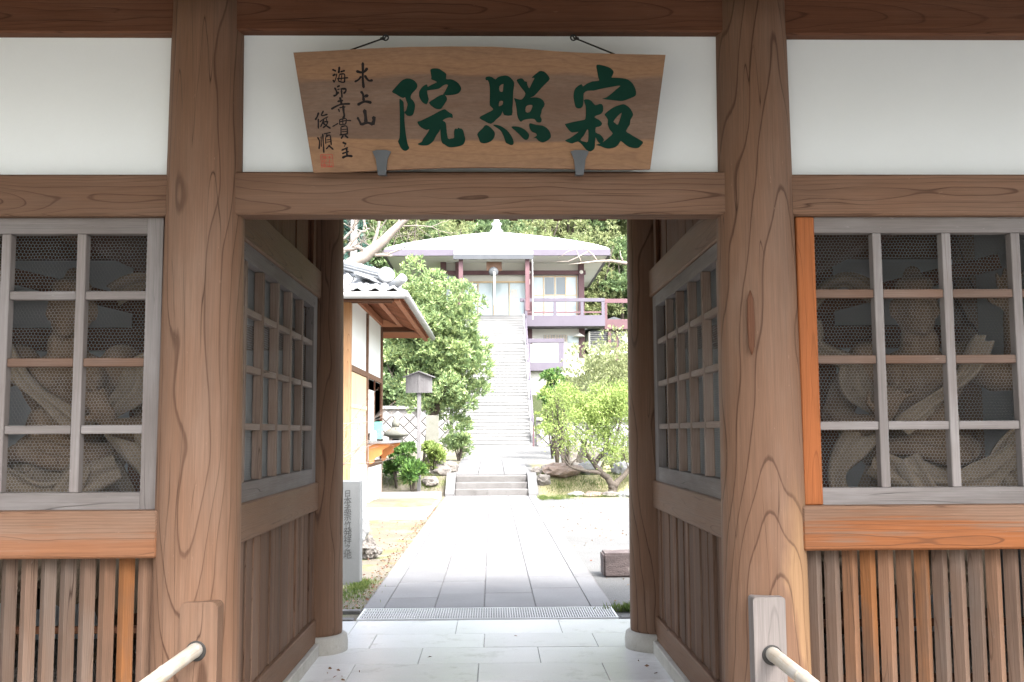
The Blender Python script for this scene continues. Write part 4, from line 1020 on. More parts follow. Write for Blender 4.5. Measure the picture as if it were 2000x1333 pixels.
# sliding glass entrance
def z_(py): return atz(py, WY - .06)
def x_(px, py=570): return atx(px, WY - .06, py)
box('transom', x_(903), x_(1027), WY - .10, WY - .02, z_(553), z_(550), M['pale_door'], hall, .005)
for a, b in ((904, 932), (933, 962), (963, 993), (994, 1027)):
    dd = box('sliding_door', x_(a), x_(b), WY - .06, WY - .02, SZ1, z_(553.5), M['paleglass'], hall, .004)
    box('stile', x_(a), x_(a) + .05, WY - .085, WY - .061, SZ1, z_(553.5), M['pale_door'], dd, .003)
    box('bottom_rail', x_(a) + .051, x_(b), WY - .085, WY - .061, SZ1, SZ1 + .18, M['pale_door'], dd, .003)
for a, b in ((998, 1010),): box('notice', x_(a), x_(b), WY - .08, WY - .0615, z_(581), z_(566), M['rope'], hall, 0)
# windows of the right bay
wn = box('window', x_(1040), x_(1128), WY - .05, WY - .01, SZ1 + .1, z_(540), M['paleglass'], hall, .004)
for a in (1040, 1062, 1084, 1105, 1126): box('stile', x_(a) - .03, x_(a) + .04, WY - .09, WY - .051, SZ1 + .1, z_(540), M['pale_door'], wn, .003)
for z in (z_(541), z_(577), SZ1 + .13): box('rail', x_(1041), x_(1128), WY - .075, WY - .0515, z - .04, z + .02, M['pale_door'], wn, .003)
for a in (1064, 1086): box('pane', x_(a) + .02, x_(a + 18), WY - .07, WY - .0515, z_(576), z_(543), M['glass'], wn, 0)
wl = box('window', x_(866), x_(893), WY - .05, WY - .01, SZ1 + .1, z_(540), M['paleglass'], hall, .004)
box('wall_lamp', atx(1033, WY - .5, 551) - .07, atx(1033, WY - .5, 551) + .07, WY - .55, WY - .43, atz(556, WY - .5), atz(546, WY - .5), M['rope'], hall, .01)
# plaque, gong and rope above the entrance
hp = box('hall_plaque', atx(950, PY + .5, 520), atx(980, PY + .5, 520), PY + .4, PY + .5, atz(530, PY + .5), atz(512, PY + .5), M['board_z'], hall, .01)
MB().lathe([(.03, -.08), (.24, -.05), (.27, 0), (.24, .05), (.03, .08)], 20).build('gong', M['iron'], hall, (atx(964, PY + .3, 530), PY + .3, atz(531, PY + .3)), True, rot=(R(90), 0, 0))
x = atx(965, PY + .15, 560); MB().tube([(0, 0, 0), (.01, 0, -.8), (0, 0, -1.9)], [.05, .045, .055], 10).build('bell_rope', M['rope'], hall, (x, PY + .15, atz(531, PY + .15)), True)
for sx in (900, 1030):
    x = atx(sx, PY + .3, 540); box('porch_post', x - .12, x + .12, PY + .2, PY + .44, SZ1, pz0 + .05, M['hallwood'], hall, .01)
# rain chain on the right of the porch
x = atx(1040, PY, 520); cm = MB()
for k in range(26): cm.tube([(.0, 0, -k * .13), (.0, 0, -k * .13 - .11)], .028, 6)
cm.build('rain_chain', M['steel'], hall, (x, PY, pz0))
# veranda with railing
VY = 57.4
vx0, vx1 = atx(1024, VY, 620), atx(1182, VY, 620); vz1, vz0 = SZ1, atz(638, VY)
box('veranda', wx0 - .5, atx(905, VY, 620), VY, WY, vz0, vz1, M['halledge'], hall, .01)
ver = box('veranda', vx0, vx1, VY, WY - .43, vz0, vz1, M['halledge'], hall, .01)
rz1, rz0 = atz(583, VY), atz(590, VY)
box('top_rail', vx0 - .25, vx1, VY + .02, VY + .14, rz0, rz1, M['halledge'], ver, .01)
box('low_rail', vx0, vx1, VY + .05, VY + .11, atz(612, VY), atz(609, VY), M['hallwood'], ver, .005)
for px in (1027, 1084, 1137, 1178):
    x = atx(px, VY, 600); box('baluster', x - .09, x + .09, VY + .03, VY + .13, vz1, rz0 - .002, M['halledge'], ver, .008)
box('landing', sx0 - .2, vx0 - .01, SY1, WY - .02, SZ1 - .5, SZ1 - .004, M['stair'], hall, .01)
# bridge railing running to the right
br = thing('corridor_rail', 'reddish railing of the raised corridor right of the hall', 'railing', (vx1 + 2, 58, SZ1 - 1))
box('top_rail', vx1 + .05, vx1 + 4.5, 58.2, 58.32, rz0 + .02, rz1 + .06, M['hallwood'], br, .01)
box('deck', vx1 + .05, vx1 + 4.5, 58.2, 59.6, vz0 - .1, SZ1 - .15, M['hallwood'], br, .01)
for k in range(3):
    x = vx1 + .15 + k * 1.5; box('baluster', x - .07, x + .07, 58.21, 58.31, SZ1 - .149, rz0 + .018, M['hallwood'], br, .008)
for k in range(3):
    x = vx1 + .8 + k * 1.5; box('post', x - .1, x + .1, 58.6, 58.8, hgt(x, 58.7) - .3, vz0 - .101, M['hallwood'], br, .01)
# lower storey under the veranda
LYw = 59.0
lw = box('lower_wall', atx(1028, LYw, 660), atx(1141, LYw, 660), LYw, LYw + 6, atz(790, LYw), vz0 - .004, M['hallwall'], hall, 0)
wn2 = box('lattice_window', atx(1062, LYw, 660), atx(1107, LYw, 660), LYw - .05, LYw - .005, atz(668, LYw), atz(655, LYw), M['glass'], hall, .004)
for k in range(15):
    x = atx(1062, LYw, 660) + .05 + k * .092; box('bar', x - .015, x + .015, LYw - .08, LYw - .052, atz(668, LYw), atz(655, LYw), M['pale_door'], wn2, 0)
box('window', atx(1109, LYw, 660), atx(1130, LYw, 660), LYw - .05, LYw - .005, atz(671, LYw), atz(657, LYw), M['paleglass'], hall, .004)
MB().lathe([(.02, .22), (.06, .2), (.36, 0), (.34, -.02), (.03, .12)], 20).build('lamp_shade', M['rope'], hall, (atx(1131, LYw - .5, 657), LYw - .5, atz(658, LYw - .5)), True)
# lower terrace
TY = 54.5
ter = thing('lower_terrace', 'small railed terrace beside the top of the staircase below the veranda', 'terrace', (atx(1065, TY, 700), TY + 1.5, 3))
tx0, tx1 = atx(1032, TY, 690), atx(1101, TY, 690)
tz1, tz0 = atz(708, TY), atz(725, TY)
box('deck', tx0, tx1, TY, TY + 3.5, tz0, tz1, M['halledge'], ter, .01)
box('top_rail', tx0, tx1 + .05, TY + .02, TY + .15, atz(670, TY), atz(662, TY), M['halledge'], ter, .01)
for px in (1034, 1094, 1099):
    x = atx(px, TY, 690); box('baluster', x - .07, x + .07, TY + .03, TY + .14, tz1, atz(670, TY) - .002, M['halledge'], ter, .008)
box('back_wall', tx0 + .1, tx1 - .1, TY + 3.4, TY + 3.5, tz1 + .001, atz(662, TY), M['hallwall'], ter, 0)
box('support', tx0 + .1, tx1 - .2, TY + .5, TY + 3, hgt(2, TY) - 1.0, tz0 - .001, M['hallwall'], ter, 0)
# neighbouring outbuilding on the right
OY = 64
ob = thing('outbuilding', 'small white outbuilding with louvred wall and dark gable roof right of hall', 'building', (atx(1205, OY, 660), OY + 2, 6))
ox0, ox1 = atx(1150, OY, 660), atx(1245, OY, 660)
box('wall', ox0, ox1, OY, OY + 4, hgt(6, OY) - 1, atz(648, OY), M['hallwall'], ob, 0)
for k in range(9): box('louvre', ox0 + .1, ox1 - 1.0, OY - .08, OY - .01, atz(680, OY) + k * .125, atz(680, OY) + k * .125 + .07, M['darkmetal'], ob, .004)
box('post', atx(1187, OY - .1, 660), atx(1193, OY - .1, 660), OY - .3, OY - .12, atz(690, OY), atz(646, OY), M['hallwood'], ob, .01)
MB().prism([(ox0 - .6, atz(650, OY)), ((ox0 + ox1) / 2, atz(628, OY)), (ox1 + .6, atz(650, OY)), (ox1 + .6, atz(645, OY)), ((ox0 + ox1) / 2, atz(622, OY)), (ox0 - .6, atz(646, OY))], 'y', OY - .7, OY + 4.5).build('roof', M['darkmetal'], ob)

# ================================================================== TEMPLE OFFICE (left)
off = thing('temple_office', 'small white walled temple office with tiled hip roof and red brown eaves', 'building', (-4.5, 20.9, 0))
WX, OY0, OY1 = -2.53, 18.2, 23.6                       # right-hand wall plane, near and far corner
EX, EY0, EY1, EZo = -1.54, 17.25, 25.1, 3.86
FX = -8.0
zt = 3.95
box('base_wall', FX, WX - .012, OY0 + .05, OY1 - .02, -.05, .86, M['plaster'], off, .004)
box('upper_wall', FX, WX - .05, OY0 + .10, OY1 - .02, .86, zt + .1, M['plaster'], off, .004)
box('corner_post', WX - .16, WX, OY0 - .02, OY0 + .14, .02, zt + .08, M['post_z'], off, .006)
box('corner_post', WX - .14, WX - .002, OY1 - .14, OY1, .02, zt + .05, M['board_z'], off, .006)
def wy(px): return CAM.y + (WX - CAM.x) * (1.0 / ((ray(px, 845).x) / ray(px, 845).y))
def wz(py, px): 
    d = ray(px, py); t_ = (WX - CAM.x) / d.x; return CAM.z + d.z * t_
yA, yB = wy(719), wy(750)
zmid = wz(722, 700)
box('front_post', FX, WX - .165, OY0 - .01, OY0 + .09, zt - .2, zt, M['board_z'], off, .006)
box('front_sill', FX, WX - .165, OY0 - .01, OY0 + .09, 2.35, 2.5, M['board_z'], off, .006)
mp = box('middle_post', WX - .12, WX - .004, yA - .06, yA + .06, .0, zt + .05, M['board_z'], off, .005)
tr = box('transom_beam', WX - .12, WX - .008, OY0 + .14, yA - .06, zmid - .07, zmid + .04, M['board_z'], off, .005)
tr2 = box('transom_beam', WX - .12, WX - .008, yA + .06, OY1 - .14, zmid - .07, zmid + .04, M['board_z'], off, .005)
box('wall_plate', WX - .14, WX + .01, OY0 + .15, OY1 - .15, zt + .081, zt + .22, M['red_y'], off, .006)
dr = box('door', WX - .10, WX - .035, OY0 + .16, yA - .065, .05, zmid - .075, M['pale_door'], off, .004)
box('door_rail', WX - .034, WX - .02, OY0 + .16, yA - .065, 1.98, 2.06, M['pale_door'], dr, .003)
box('door_stile', WX - .034, WX - .018, (OY0 + yA) / 2 - .04, (OY0 + yA) / 2 + .05, .05, 1.975, M['pale_door'], dr, .003)
# ticket window with shelf
w0, w1 = yA + .07, OY1 - .16
zw0 = 1.36
wn3 = box('window', WX - .10, WX - .05, w0, w1, zw0, zmid - .075, M['glass'], off, .003)
for y in (w0, (w0 + w1) / 2 - .03, w1 - .07): box('stile', WX - .049, WX - .02, y, y + .06, zw0, zmid - .075, M['dark_z'], wn3, .003)
box('curtain', WX - .049, WX - .035, w0 + .061, (w0 + w1) / 2 - .031, zw0 + .15, zmid - .3, M['rope'], wn3, 0)
sh = box('counter_shelf', WX - .03, WX + .46, w0 - .05, w1 + .05, zw0 - .07, zw0 - .02, M['weather'], off, .006)
cl = []
for k in range(28):
    a = k / 27; cl.append((.02 + .40 * (1 - a) ** .8 + .035 * math.sin(a * 15), zw0 - .072 - .42 * a))
for y in (w0 + .05, w1 - .1):
    MB().prism([(0, zw0 - .072)] + cl + [(0, zw0 - .49)], 'y', y, y + .05).build('bracket', M['orange_board'], sh, (WX, 0, 0))
box('dado_rail', WX - .05, WX + .012, yA + .06, OY1 - .14, .80, .92, M['board_z'], off, .005)
box('vent_grille', WX - .012, WX - .004, (w0 + w1) / 2 - .1, (w0 + w1) / 2 + .12, .30, .52, M['gutter'], off, .003)
# things on the shelf
mb = at(742, 850, 21.6)
t = thing('mint_box', 'mint green box standing on the office counter shelf', 'box', (WX + .15, 21.4, zw0 - .02))
box('box_body', WX + .07, WX + .23, 21.33, 21.49, zw0 - .02, zw0 + .39, M['mint'], t, .008); box('box_foot', WX + .06, WX + .24, 21.32, 21.50, zw0 - .0199, zw0 + .03, M['blackiron'], t, .004)
t = thing('clear_holder', 'small pale leaflet holder on the office counter shelf', 'holder', (WX + .10, 20.9, zw0 - .02))
box('holder_body', WX + .03, WX + .17, 20.85, 20.95, zw0 - .019, zw0 + .16, M['paleglass'], t, .004); box('leaflet', WX + .04, WX + .16, 20.845, 20.849, zw0 + .0, zw0 + .2, M['rope'], t, 0)
# hip roof with tiles
PITCH = .40
RW = 3.2                                               # half depth to ridge from the right eave
def roof_z(x, y):
    d = min(EX - x, y - EY0, EY1 - y); return EZo + .12 + PITCH * max(d, 0)
slab = MB(); cx_r = EX - RW
RL = [(EX, EY0), (EX, EY1), (FX - 1, EY1), (FX - 1, EY0)]
half = (EY1 - EY0) / 2
A_ = [(EX, EY0, EZo + .10), (EX, EY1, EZo + .10), (FX - 1, EY1, EZo + .10), (FX - 1, EY0, EZo + .10)]
r1 = (EX - half, (EY0 + EY1) / 2, EZo + .10 + PITCH * half); r2 = (FX - 1, (EY0 + EY1) / 2, EZo + .10 + PITCH * half)
slab.v = A_ + [r1, r2] + [(x, y, z - .05) for x, y, z in A_ + [r1, r2]]
slab.f = [(0, 1, 4), (0, 4, 5, 3), (1, 2, 5, 4), (7, 6, 10), (6, 9, 11, 10), (8, 7, 10, 11), (0, 6, 7, 1), (1, 7, 8, 2), (3, 9, 6, 0), (2, 8, 9, 3), (2, 3, 5), (8, 11, 9)]
rfo = slab.build('roof', M['kawara'], off)
sof = MB(); sof.v = [(x, y, z - .054 - q) for q in (0, .02) for x, y, z in A_ + [r1, r2]]; sof.f = list(slab.f); sof.build('soffit', M['red_y'], rfo)
# one pan tile: wavy section
def tile_mesh(p=.29, l=.34):
    m = MB(); n = 9
    for j, y in enumerate((0, l)):
        for i in range(n):
            u = i / (n - 1); z = .045 * (math.sin(u * 2 * math.pi - 1.9) * .55 + .25 * math.sin(u * 4 * math.pi)) + .035
            m.v.append((u * p, y, z + .03)); 
    for j, y in enumerate((0, l)):
        for i in range(n):
            u = i / (n - 1); z = .045 * (math.sin(u * 2 * math.pi - 1.9) * .55 + .25 * math.sin(u * 4 * math.pi)) + .035
            m.v.append((u * p, y, z + .005))
    for i in range(n - 1):
        m.f += [(i, i + 1, n + i + 1, n + i), (2 * n + i + 1, 2 * n + i, 3 * n + i, 3 * n + i + 1), (i + 1, i, 2 * n + i, 2 * n + i + 1), (n + i, n + i + 1, 3 * n + i + 1, 3 * n + i)]
    m.f += [(0, n, 3 * n, 2 * n), (n - 1, 3 * n - 1, 4 * n - 1, 2 * n - 1)]
    return m.mesh('roof_tile', M['kawara'], True)
tmesh = tile_mesh(); sl_a = math.atan(PITCH)
disc = MB().lathe([(.075, -.03), (.078, .0), (.066, .012), (.060, .004), (.02, .006), (.01, .012)], 18).mesh('eave_disc', M['kawara'], True)
for cI in range(12):
    x = EX - .30 - cI * .31
    for r_ in range(14):
        d = r_ * .30
        if EX - (x + .15) < d - .15: break
        o = link('roof_tile', tmesh, rfo, (x, EY0 - .06 + d, EZo + .10 + PITCH * (d - .06) + .0)); o.rotation_euler = (sl_a - .03, 0, 0)
    o = link('eave_disc', disc, rfo, (x + .02, EY0 - .075, EZo + .165)); o.rotation_euler = (R(90), 0, 0)
for cI in range(26):                                   # right-hand slope, first courses
    y = EY0 + .2 + cI * .30
    for r_ in range(3):
        d = r_ * .30
        o = link('roof_tile', tmesh, rfo, (EX + .06 - d, y, EZo + .10 + PITCH * (d - .06))); o.rotation_euler = (0, 0, 0)
        o.rotation_euler = Matrix(((0, -1, 0), (1, 0, 0), (0, 0, 1))).to_4x4().to_euler() if False else (Matrix.Rotation(R(90), 3, 'Z') @ Matrix.Rotation(sl_a - .03, 3, 'X')).to_euler()
# hip ridge and its end tiles
hp_ = MB(); P = [(EX - q, EY0 + q, EZo + .22 + PITCH * q) for q in np.linspace(.28, half, 10)]
for k in range(2): hp_.tube([(x, y, z + .05 * k + .02) for x, y, z in P], .10 - .012 * k, 4, up=(1, 1, 0), flat=.5)
P2_ = [(EX - q, EY0 + q, EZo + .335 + PITCH * q) for q in np.arange(.28, half, .02)]
hp_.tube(P2_, [.062 + (.012 if (i % 13) < 2 else 0) for i in range(len(P2_))], 10)
hp_.build('hip_ridge', M['kawara'], rfo, smooth=True)
on = MB().lathe([(.14, -.06), (.15, .0), (.12, .03), (.07, .02), (.03, .05)], 20).build('ridge_end_tile', M['kawara'], rfo, (EX - .27, EY0 + .22, EZo + .43), True, rot=(R(90), 0, R(-45 + 90)))
on.rotation_euler = (R(78), 0, R(20))
ct = MB(); ct.tube([(0, 0, 0), (.12, -.12, .05), (.22, -.22, .12)], [.075, .08, .085], 12); ct.build('corner_tile', M['kawara'], rfo, (EX - .17, EY0 + .17, EZo + .22), True)
# gutters
def gutter(p0, p1):
    m = MB(); m.tube([p0, p1], .062, 12); return m.build('gutter', M['gutter'], off, smooth=True)
gutter((FX - 1, EY0 - .07, EZo + .03), (EX + .09, EY0 - .07, EZo + .03)); gutter((EX + .09, EY0 - .07, EZo + .03), (EX + .09, EY1 + .05, EZo + .03))
# rafters under the side eave
def rafter(L):
    x1 = EX - L
    return MB().prism([(EX - .02, EZo - .035), (EX - .02, EZo + .025), (x1, EZo + .025 + PITCH * (L - .02)), (x1, EZo - .035 + PITCH * (L - .02))], 'y', -.026, .026).mesh('rafter', M['red_y'])
full = EX - WX + .3; ra = rafter(full)
y = EY0 + .35
while y < EY1 - .2:
    L = min(y - EY0, EY1 - y) - .12
    link('rafter', ra if L > full else rafter(max(L, .15)), rfo, (0, y, 0)); y += .21
ra2 = MB().prism([(EY0 + .02, EZo - .02), (EY0 + .02, EZo + .025), (OY0 + .3, EZo + .025 + PITCH * (OY0 + .28 - EY0)), (OY0 + .3, EZo - .02 + PITCH * (OY0 + .28 - EY0))], 'x', -.03, .03).mesh('front_rafter', M['dark_y'])
for k in range(12): link('rafter', ra2, rfo, (EX - 1.45 - k * .4, 0, 0))
box('eave_beam', EX - .12, EX - .03, EY0 + .05, EY1 - .05, EZo - .06, EZo - .021, M['red_y'], rfo, .004)
box('eave_beam', FX, EX - .13, EY0 + .03, EY0 + .12, EZo - .06, EZo - .021, M['dark_x'], rfo, .004)
box('outrigger', WX - .2, EX - .25, OY0 - .02, OY0 + .10, zt - .06, zt + .08, M['dark_x'], off, .005)
box('outrigger', WX - .2, EX - .25, OY1 - .10, OY1 + .02, zt - .06, zt + .05, M['dark_x'], off, .005)
box('purlin', EX - .62, EX - .52, EY0 + .35, EY1 - .35, zt + .051, zt + .12, M['red_y'], off, .005)
# concrete apron by the office
struct(box('apron', -6.5, -1.14, 18.0, 22.6, -.12, .012, M['concrete'], None, .01))
struct(box('garden_kerb', -4.5, -1.13, 22.9, 23.25, -.1, .16, M['concrete'], None, .012))

# ================================================================== STONES, STELES, SIGN
YS = 10.4
sx_r = atx(704, YS, 1030); sw = .29; szt = atz(938, YS)
stl = thing('stone_stele', 'pale granite stele carved with a column of characters beside the left pillar', 'stele', (sx_r - sw / 2, YS, 0))
box('shaft', sx_r - sw, sx_r, YS, YS + .17, -.05, szt, M['stele'], stl, .008)
txt = '日本孟宗竹発祥之地'
cys = [964, 978.5, 994, 1009.5, 1025, 1039.5, 1055, 1069.5, 1083.5]; hts = [13, 15, 15, 14, 13, 16, 15, 12, 15]
mm_ = MB()
for ch, cy, hh in zip(txt, cys, hts):
    vs, fs = glyph(ch); hz_ = hh / FPX * YS
    zc = atz(cy, YS - .003, 679); xc = atx(679, YS - .003, cy)
    mm_.add([(xc + (x - .5) * hz_ * 1.08 - stl.location.x, -.0028, zc + (y - .38 + .10 * (x - .5)) * hz_ * 1.12) for x, y, z in vs], fs)
mm_.build('carved_characters', M['carve'], stl, (stl.location.x, YS, 0))

def rock(name, label, c, r, mat, seed, group=None, sub=3, rough=.25, cat='rock'):
    b = bmesh.new(); bmesh.ops.create_icosphere(b, subdivisions=sub, radius=1.0)
    off_ = Vector((seed * 7.3, seed * 3.1, seed * 1.7))
    for v in b.verts:
        p = v.co * 1.3 + off_; d = 1 + rough * noise.noise(p) + rough * .5 * noise.noise(p * 2.7) + rough * .25 * noise.noise(p * 6)
        v.co = Vector((v.co.x * r[0], v.co.y * r[1], v.co.z * r[2])) * d
    me = bpy.data.meshes.new(name); b.to_mesh(me); b.free(); me.materials.append(mat)
    o = link(name, me, None, c); return tag(o, label, cat, group)
p = at(724, 1066, 12.5); rock('garden_rock', 'rough grey brown rock lying beside the granite stele', (p.x - .02, 12.5, .10), (.125, .15, .125), M['rock'], 1, sub=4, rough=.5)
p = at(713, 1005, 13.6); rock('standing_rock', 'upright grey rock standing behind the granite stele', (p.x - .12, 13.6, .24), (.16, .13, .30), M['rock_grey'], 2, sub=4, rough=.35)
# dark weathered block right of the path
YB = 10.75
bx0 = atx(1179, YB, 1100)
m = MB(); m.box(0, .62, 0, .34, -.03, .225)
b = bmesh.new(); me0 = m.mesh('weathered_block', M['stump']); b.from_mesh(me0); bmesh.ops.bevel(b, geom=list(b.edges), offset=.02, segments=2, affect='EDGES'); bmesh.ops.subdivide_edges(b, edges=list(b.edges), cuts=3, use_grid_fill=True)
for v in b.verts: v.co += Vector((noise.noise(v.co * 9), noise.noise(v.co * 9 + Vector((5, 0, 0))), noise.noise(v.co * 9 + Vector((0, 9, 0))))) * .008
b.to_mesh(me0); b.free()
tag(link('weathered_block', me0, None, (bx0, YB, 0)), 'dark weathered block lying on the gravel by the right rear pillar', 'block')
# signboard on a post
YK = 24.6; kx = atx(818, YK, 860); kz = .15
sg = thing('signboard', 'weathered grey wooden notice board with little roof on a tall post', 'sign', (kx, YK, kz))
box('post', kx - .048, kx + .048, YK + .03, YK + .10, kz - .1, atz(752, YK), M['weather'], sg, .006)
z0, z1 = atz(767, YK), atz(734, YK); zc = atz(727, YK); hw = .325
MB().prism([(-hw, z0), (hw, z0), (hw, z1 - .02), (0, zc), (-hw, z1 - .02)], 'y', -.025, .025).build('board', M['weather'], sg, (kx, YK, 0))
for s in (-1, 1): MB().prism([(0, zc + .005), (s * (hw + .07), z1 - .05), (s * (hw + .07), z1 - .025), (0, zc + .035)], 'y', -.09, .09).build('roof_board', M['weather'], sg, (kx, YK, 0))
box('batten', kx - .02, kx + .02, YK - .035, YK - .026, z0, zc - .03, M['weather'], sg, .002)
tm = MB()
for k in range(9):
    x = -.27 + k * .058
    if abs(x) < .03: continue
    for q in range(12):
        z = z1 - .09 - q * .026
        if z < z0 + .04: break
        tm.box(x - .008, x + .008, -.0285, -.0262, z, z + .016)
stuff(tm.build('faded_writing', M['faded'], sg, (kx, YK, 0)))
# stone lantern
YL = 27.2; lx = atx(773, YL, 840)
ln = thing('stone_lantern', 'mossy stone lantern with domed cap and pointed finial', 'lantern', (lx, YL, .45))
gz = .45; capb = atz(851, YL)
MB().lathe([(.22, 0), (.24, .1), (.15, .16), (.12, .30), (.13, capb - gz - .42)], 14).build('shaft', M['lantern'], ln, (lx, YL, gz), True)
MB().lathe([(.14, 0), (.26, .06), (.26, .12), (.2, .14)], 12).build('platform', M['lantern'], ln, (lx, YL, capb - .42), True)
fb = MB()
for a, b_, c_, d_ in ((-.17, -.10, -.17, .17), (.10, .17, -.17, .17), (-.099, .099, .10, .17)): fb.box(a, b_, c_, d_, 0, .27)
fb.box(-.099, .099, -.17, -.10, 0, .07); fb.box(-.099, .099, -.17, -.10, .21, .27); fb.build('fire_box', M['lantern'], ln, (lx, YL, capb - .28))
MB().lathe([(.20, -.02), (.315, .02), (.325, .06), (.28, .13), (.20, .19), (.12, .225), (.09, .25)], 18).build('cap', M['lantern'], ln, (lx, YL, capb - .01), True)
MB().lathe([(.09, 0), (.115, .06), (.10, .14), (.06, .22), (.012, .30)], 14).build('finial', M['lantern'], ln, (lx, YL, capb + .235), True)
# second stele under the tree
Y2 = 28.0; x0, x1 = atx(832, Y2, 840), atx(857, Y2, 840)
s2 = MB().prism([(x0, .35), (x1, .35), (x1, atz(812, Y2) - .02), (x1 - .03, atz(811, Y2)), (x0 + .02, atz(811, Y2)), (x0, atz(812, Y2) - .02)], 'y', -.09, .09)
s2.v = [(a - (x0 + x1) / 2, b, c) for a, b, c in s2.v]
tag(s2.build('old_stele', M['stele_old'], None, ((x0 + x1) / 2, Y2, 0)), 'plain old stone slab standing upright under the evergreen tree', 'stele')

# rock edging of the right garden and rocks left of the steps
RK = [  # px, py(base), Y, width m, height m, mat, label
 (1100, 960, 25.4, .95, .32, 'rock_pink', 'large reddish rock in the garden edging right of the steps'),
 (1152, 958, 25.7, .58, .40, 'rock_grey', 'squared blue grey rock between the reddish rock and the plum tree'),
 (1062, 960, 25.0, .34, .26, 'rock', 'small brown rock beside the right cheek of the steps'),
 (1075, 935, 25.9, .50, .28, 'rock', 'rounded rock behind the reddish edging rock'),
 (1048, 942, 25.6, .30, .22, 'rock', 'low rock wedged against the path above the steps'),
 (1128, 940, 26.5, .55, .26, 'rock', 'dull rock half hidden behind the blue grey rock'),
 (1128, 972, 24.1, .42, .12, 'rock_grey', 'flat grey edging stone nearest the path in the right garden'),
 (1158, 973, 24.0, .50, .13, 'rock_pink', 'flat pinkish edging stone below the plum tree'),
 (1192, 974, 24.0, .40, .12, 'rock', 'flat brown edging stone right below the plum trunk'),
 (1225, 974, 23.9, .44, .13, 'rock_grey', 'flat pale edging stone next to the right rear pillar'),
 (1214, 952, 25.6, .46, .34, 'rock_grey', 'upright pale rock behind the plum trunk'),
 (1150, 935, 29.0, .62, .72, 'rock', 'tall pointed garden stone behind the plum tree'),
 (1118, 920, 30.0, .50, .62, 'rock', 'leaning garden stone behind the small bush'),
 (862, 945, 25.6, .50, .30, 'rock', 'brown rock in the bank left of the steps'),
 (878, 925, 26.6, .44, .30, 'rock', 'upper rock in the bank left of the path'),
 (842, 958, 25.0, .40, .22, 'rock', 'low rock at the foot of the bank left of the steps'),
]
for i, (px, py, Y, wd, ht, mt, lb) in enumerate(RK):
    p = at(px, py, Y); zb = min(p.z, hgt(p.x, Y) + .08)
    rock('garden_rock', lb, (p.x, Y, max(p.z, hgt(p.x, Y)) + ht * .38), (wd / 2, wd * .42, ht * .62), M[mt], 20 + i, 'rocks edging the garden beds', 3, .32)
# ================================================================== PLANTS
nr = np.random.default_rng(5)
def leaf_mesh(name, C, D, L, W, mat, curl=.12):
    """one folded leaf (4 triangles' worth) per row: base C, direction D"""
    n = len(C); D = D / np.linalg.norm(D, axis=1, keepdims=True)
    a = nr.normal(size=(n, 3)); S = np.cross(D, a); S /= np.linalg.norm(S, axis=1, keepdims=True) + 1e-9; N_ = np.cross(S, D)
    L = np.asarray(L).reshape(-1, 1) * np.ones((n, 1)); W = np.asarray(W).reshape(-1, 1) * np.ones((n, 1))
    v = np.empty((n, 4, 3))
    v[:, 0] = C; v[:, 1] = C + D * L * .5 + S * W * .5 + N_ * L * curl; v[:, 2] = C + D * L; v[:, 3] = C + D * L * .5 - S * W * .5 + N_ * L * curl
    me = bpy.data.meshes.new(name); me.vertices.add(n * 4); me.vertices.foreach_set('co', v.reshape(-1))
    me.loops.add(n * 6); idx = (np.arange(n)[:, None] * 4 + np.array([0, 1, 2, 0, 2, 3])[None]).reshape(-1).astype(np.int32)
    me.loops.foreach_set('vertex_index', idx); me.polygons.add(n * 2)
    me.polygons.foreach_set('loop_start', np.arange(0, n * 6, 3, dtype=np.int32))
    me.update(calc_edges=True); me.validate(); me.materials.append(mat); return me
def unit(n):
    a = nr.normal(size=(n, 3)); return a / np.linalg.norm(a, axis=1, keepdims=True)
def clumped(centers, radii, per, leaves, L, W, mat, name, up=.35, squash=.8, drop=0.0):
    Cs = []; Ds = []
    for c, r in zip(centers, radii):
        k = max(4, int(per * (r / np.mean(radii)) ** 2)); u = unit(k); u[:, 2] = np.where(u[:, 2] < -.5, -u[:, 2], u[:, 2])
        rad = r * nr.uniform(.55, 1.05, (k, 1)); P = np.asarray(c) + u * rad * np.array([1, 1, squash])
        for q in range(leaves):
            d = u * .8 + unit(k) * .9 + np.array([0, 0, up]); Cs.append(P + unit(k) * L * .25); Ds.append(d)
    return leaf_mesh(name, np.concatenate(Cs), np.concatenate(Ds), L * nr.uniform(.7, 1.25, sum(len(x) for x in Cs)), W, mat)
def lumps(n, c, r, rmin, rmax, bias=.55, zlow=-1.0):
    cs = []; rs = []
    while len(cs) < n:
        u = unit(1)[0]; q = nr.uniform(bias, 1.0); p = u * q
        if p[2] < zlow: continue
        cs.append(np.asarray(c) + p * np.asarray(r)); rs.append(nr.uniform(rmin, rmax))
    return cs, rs
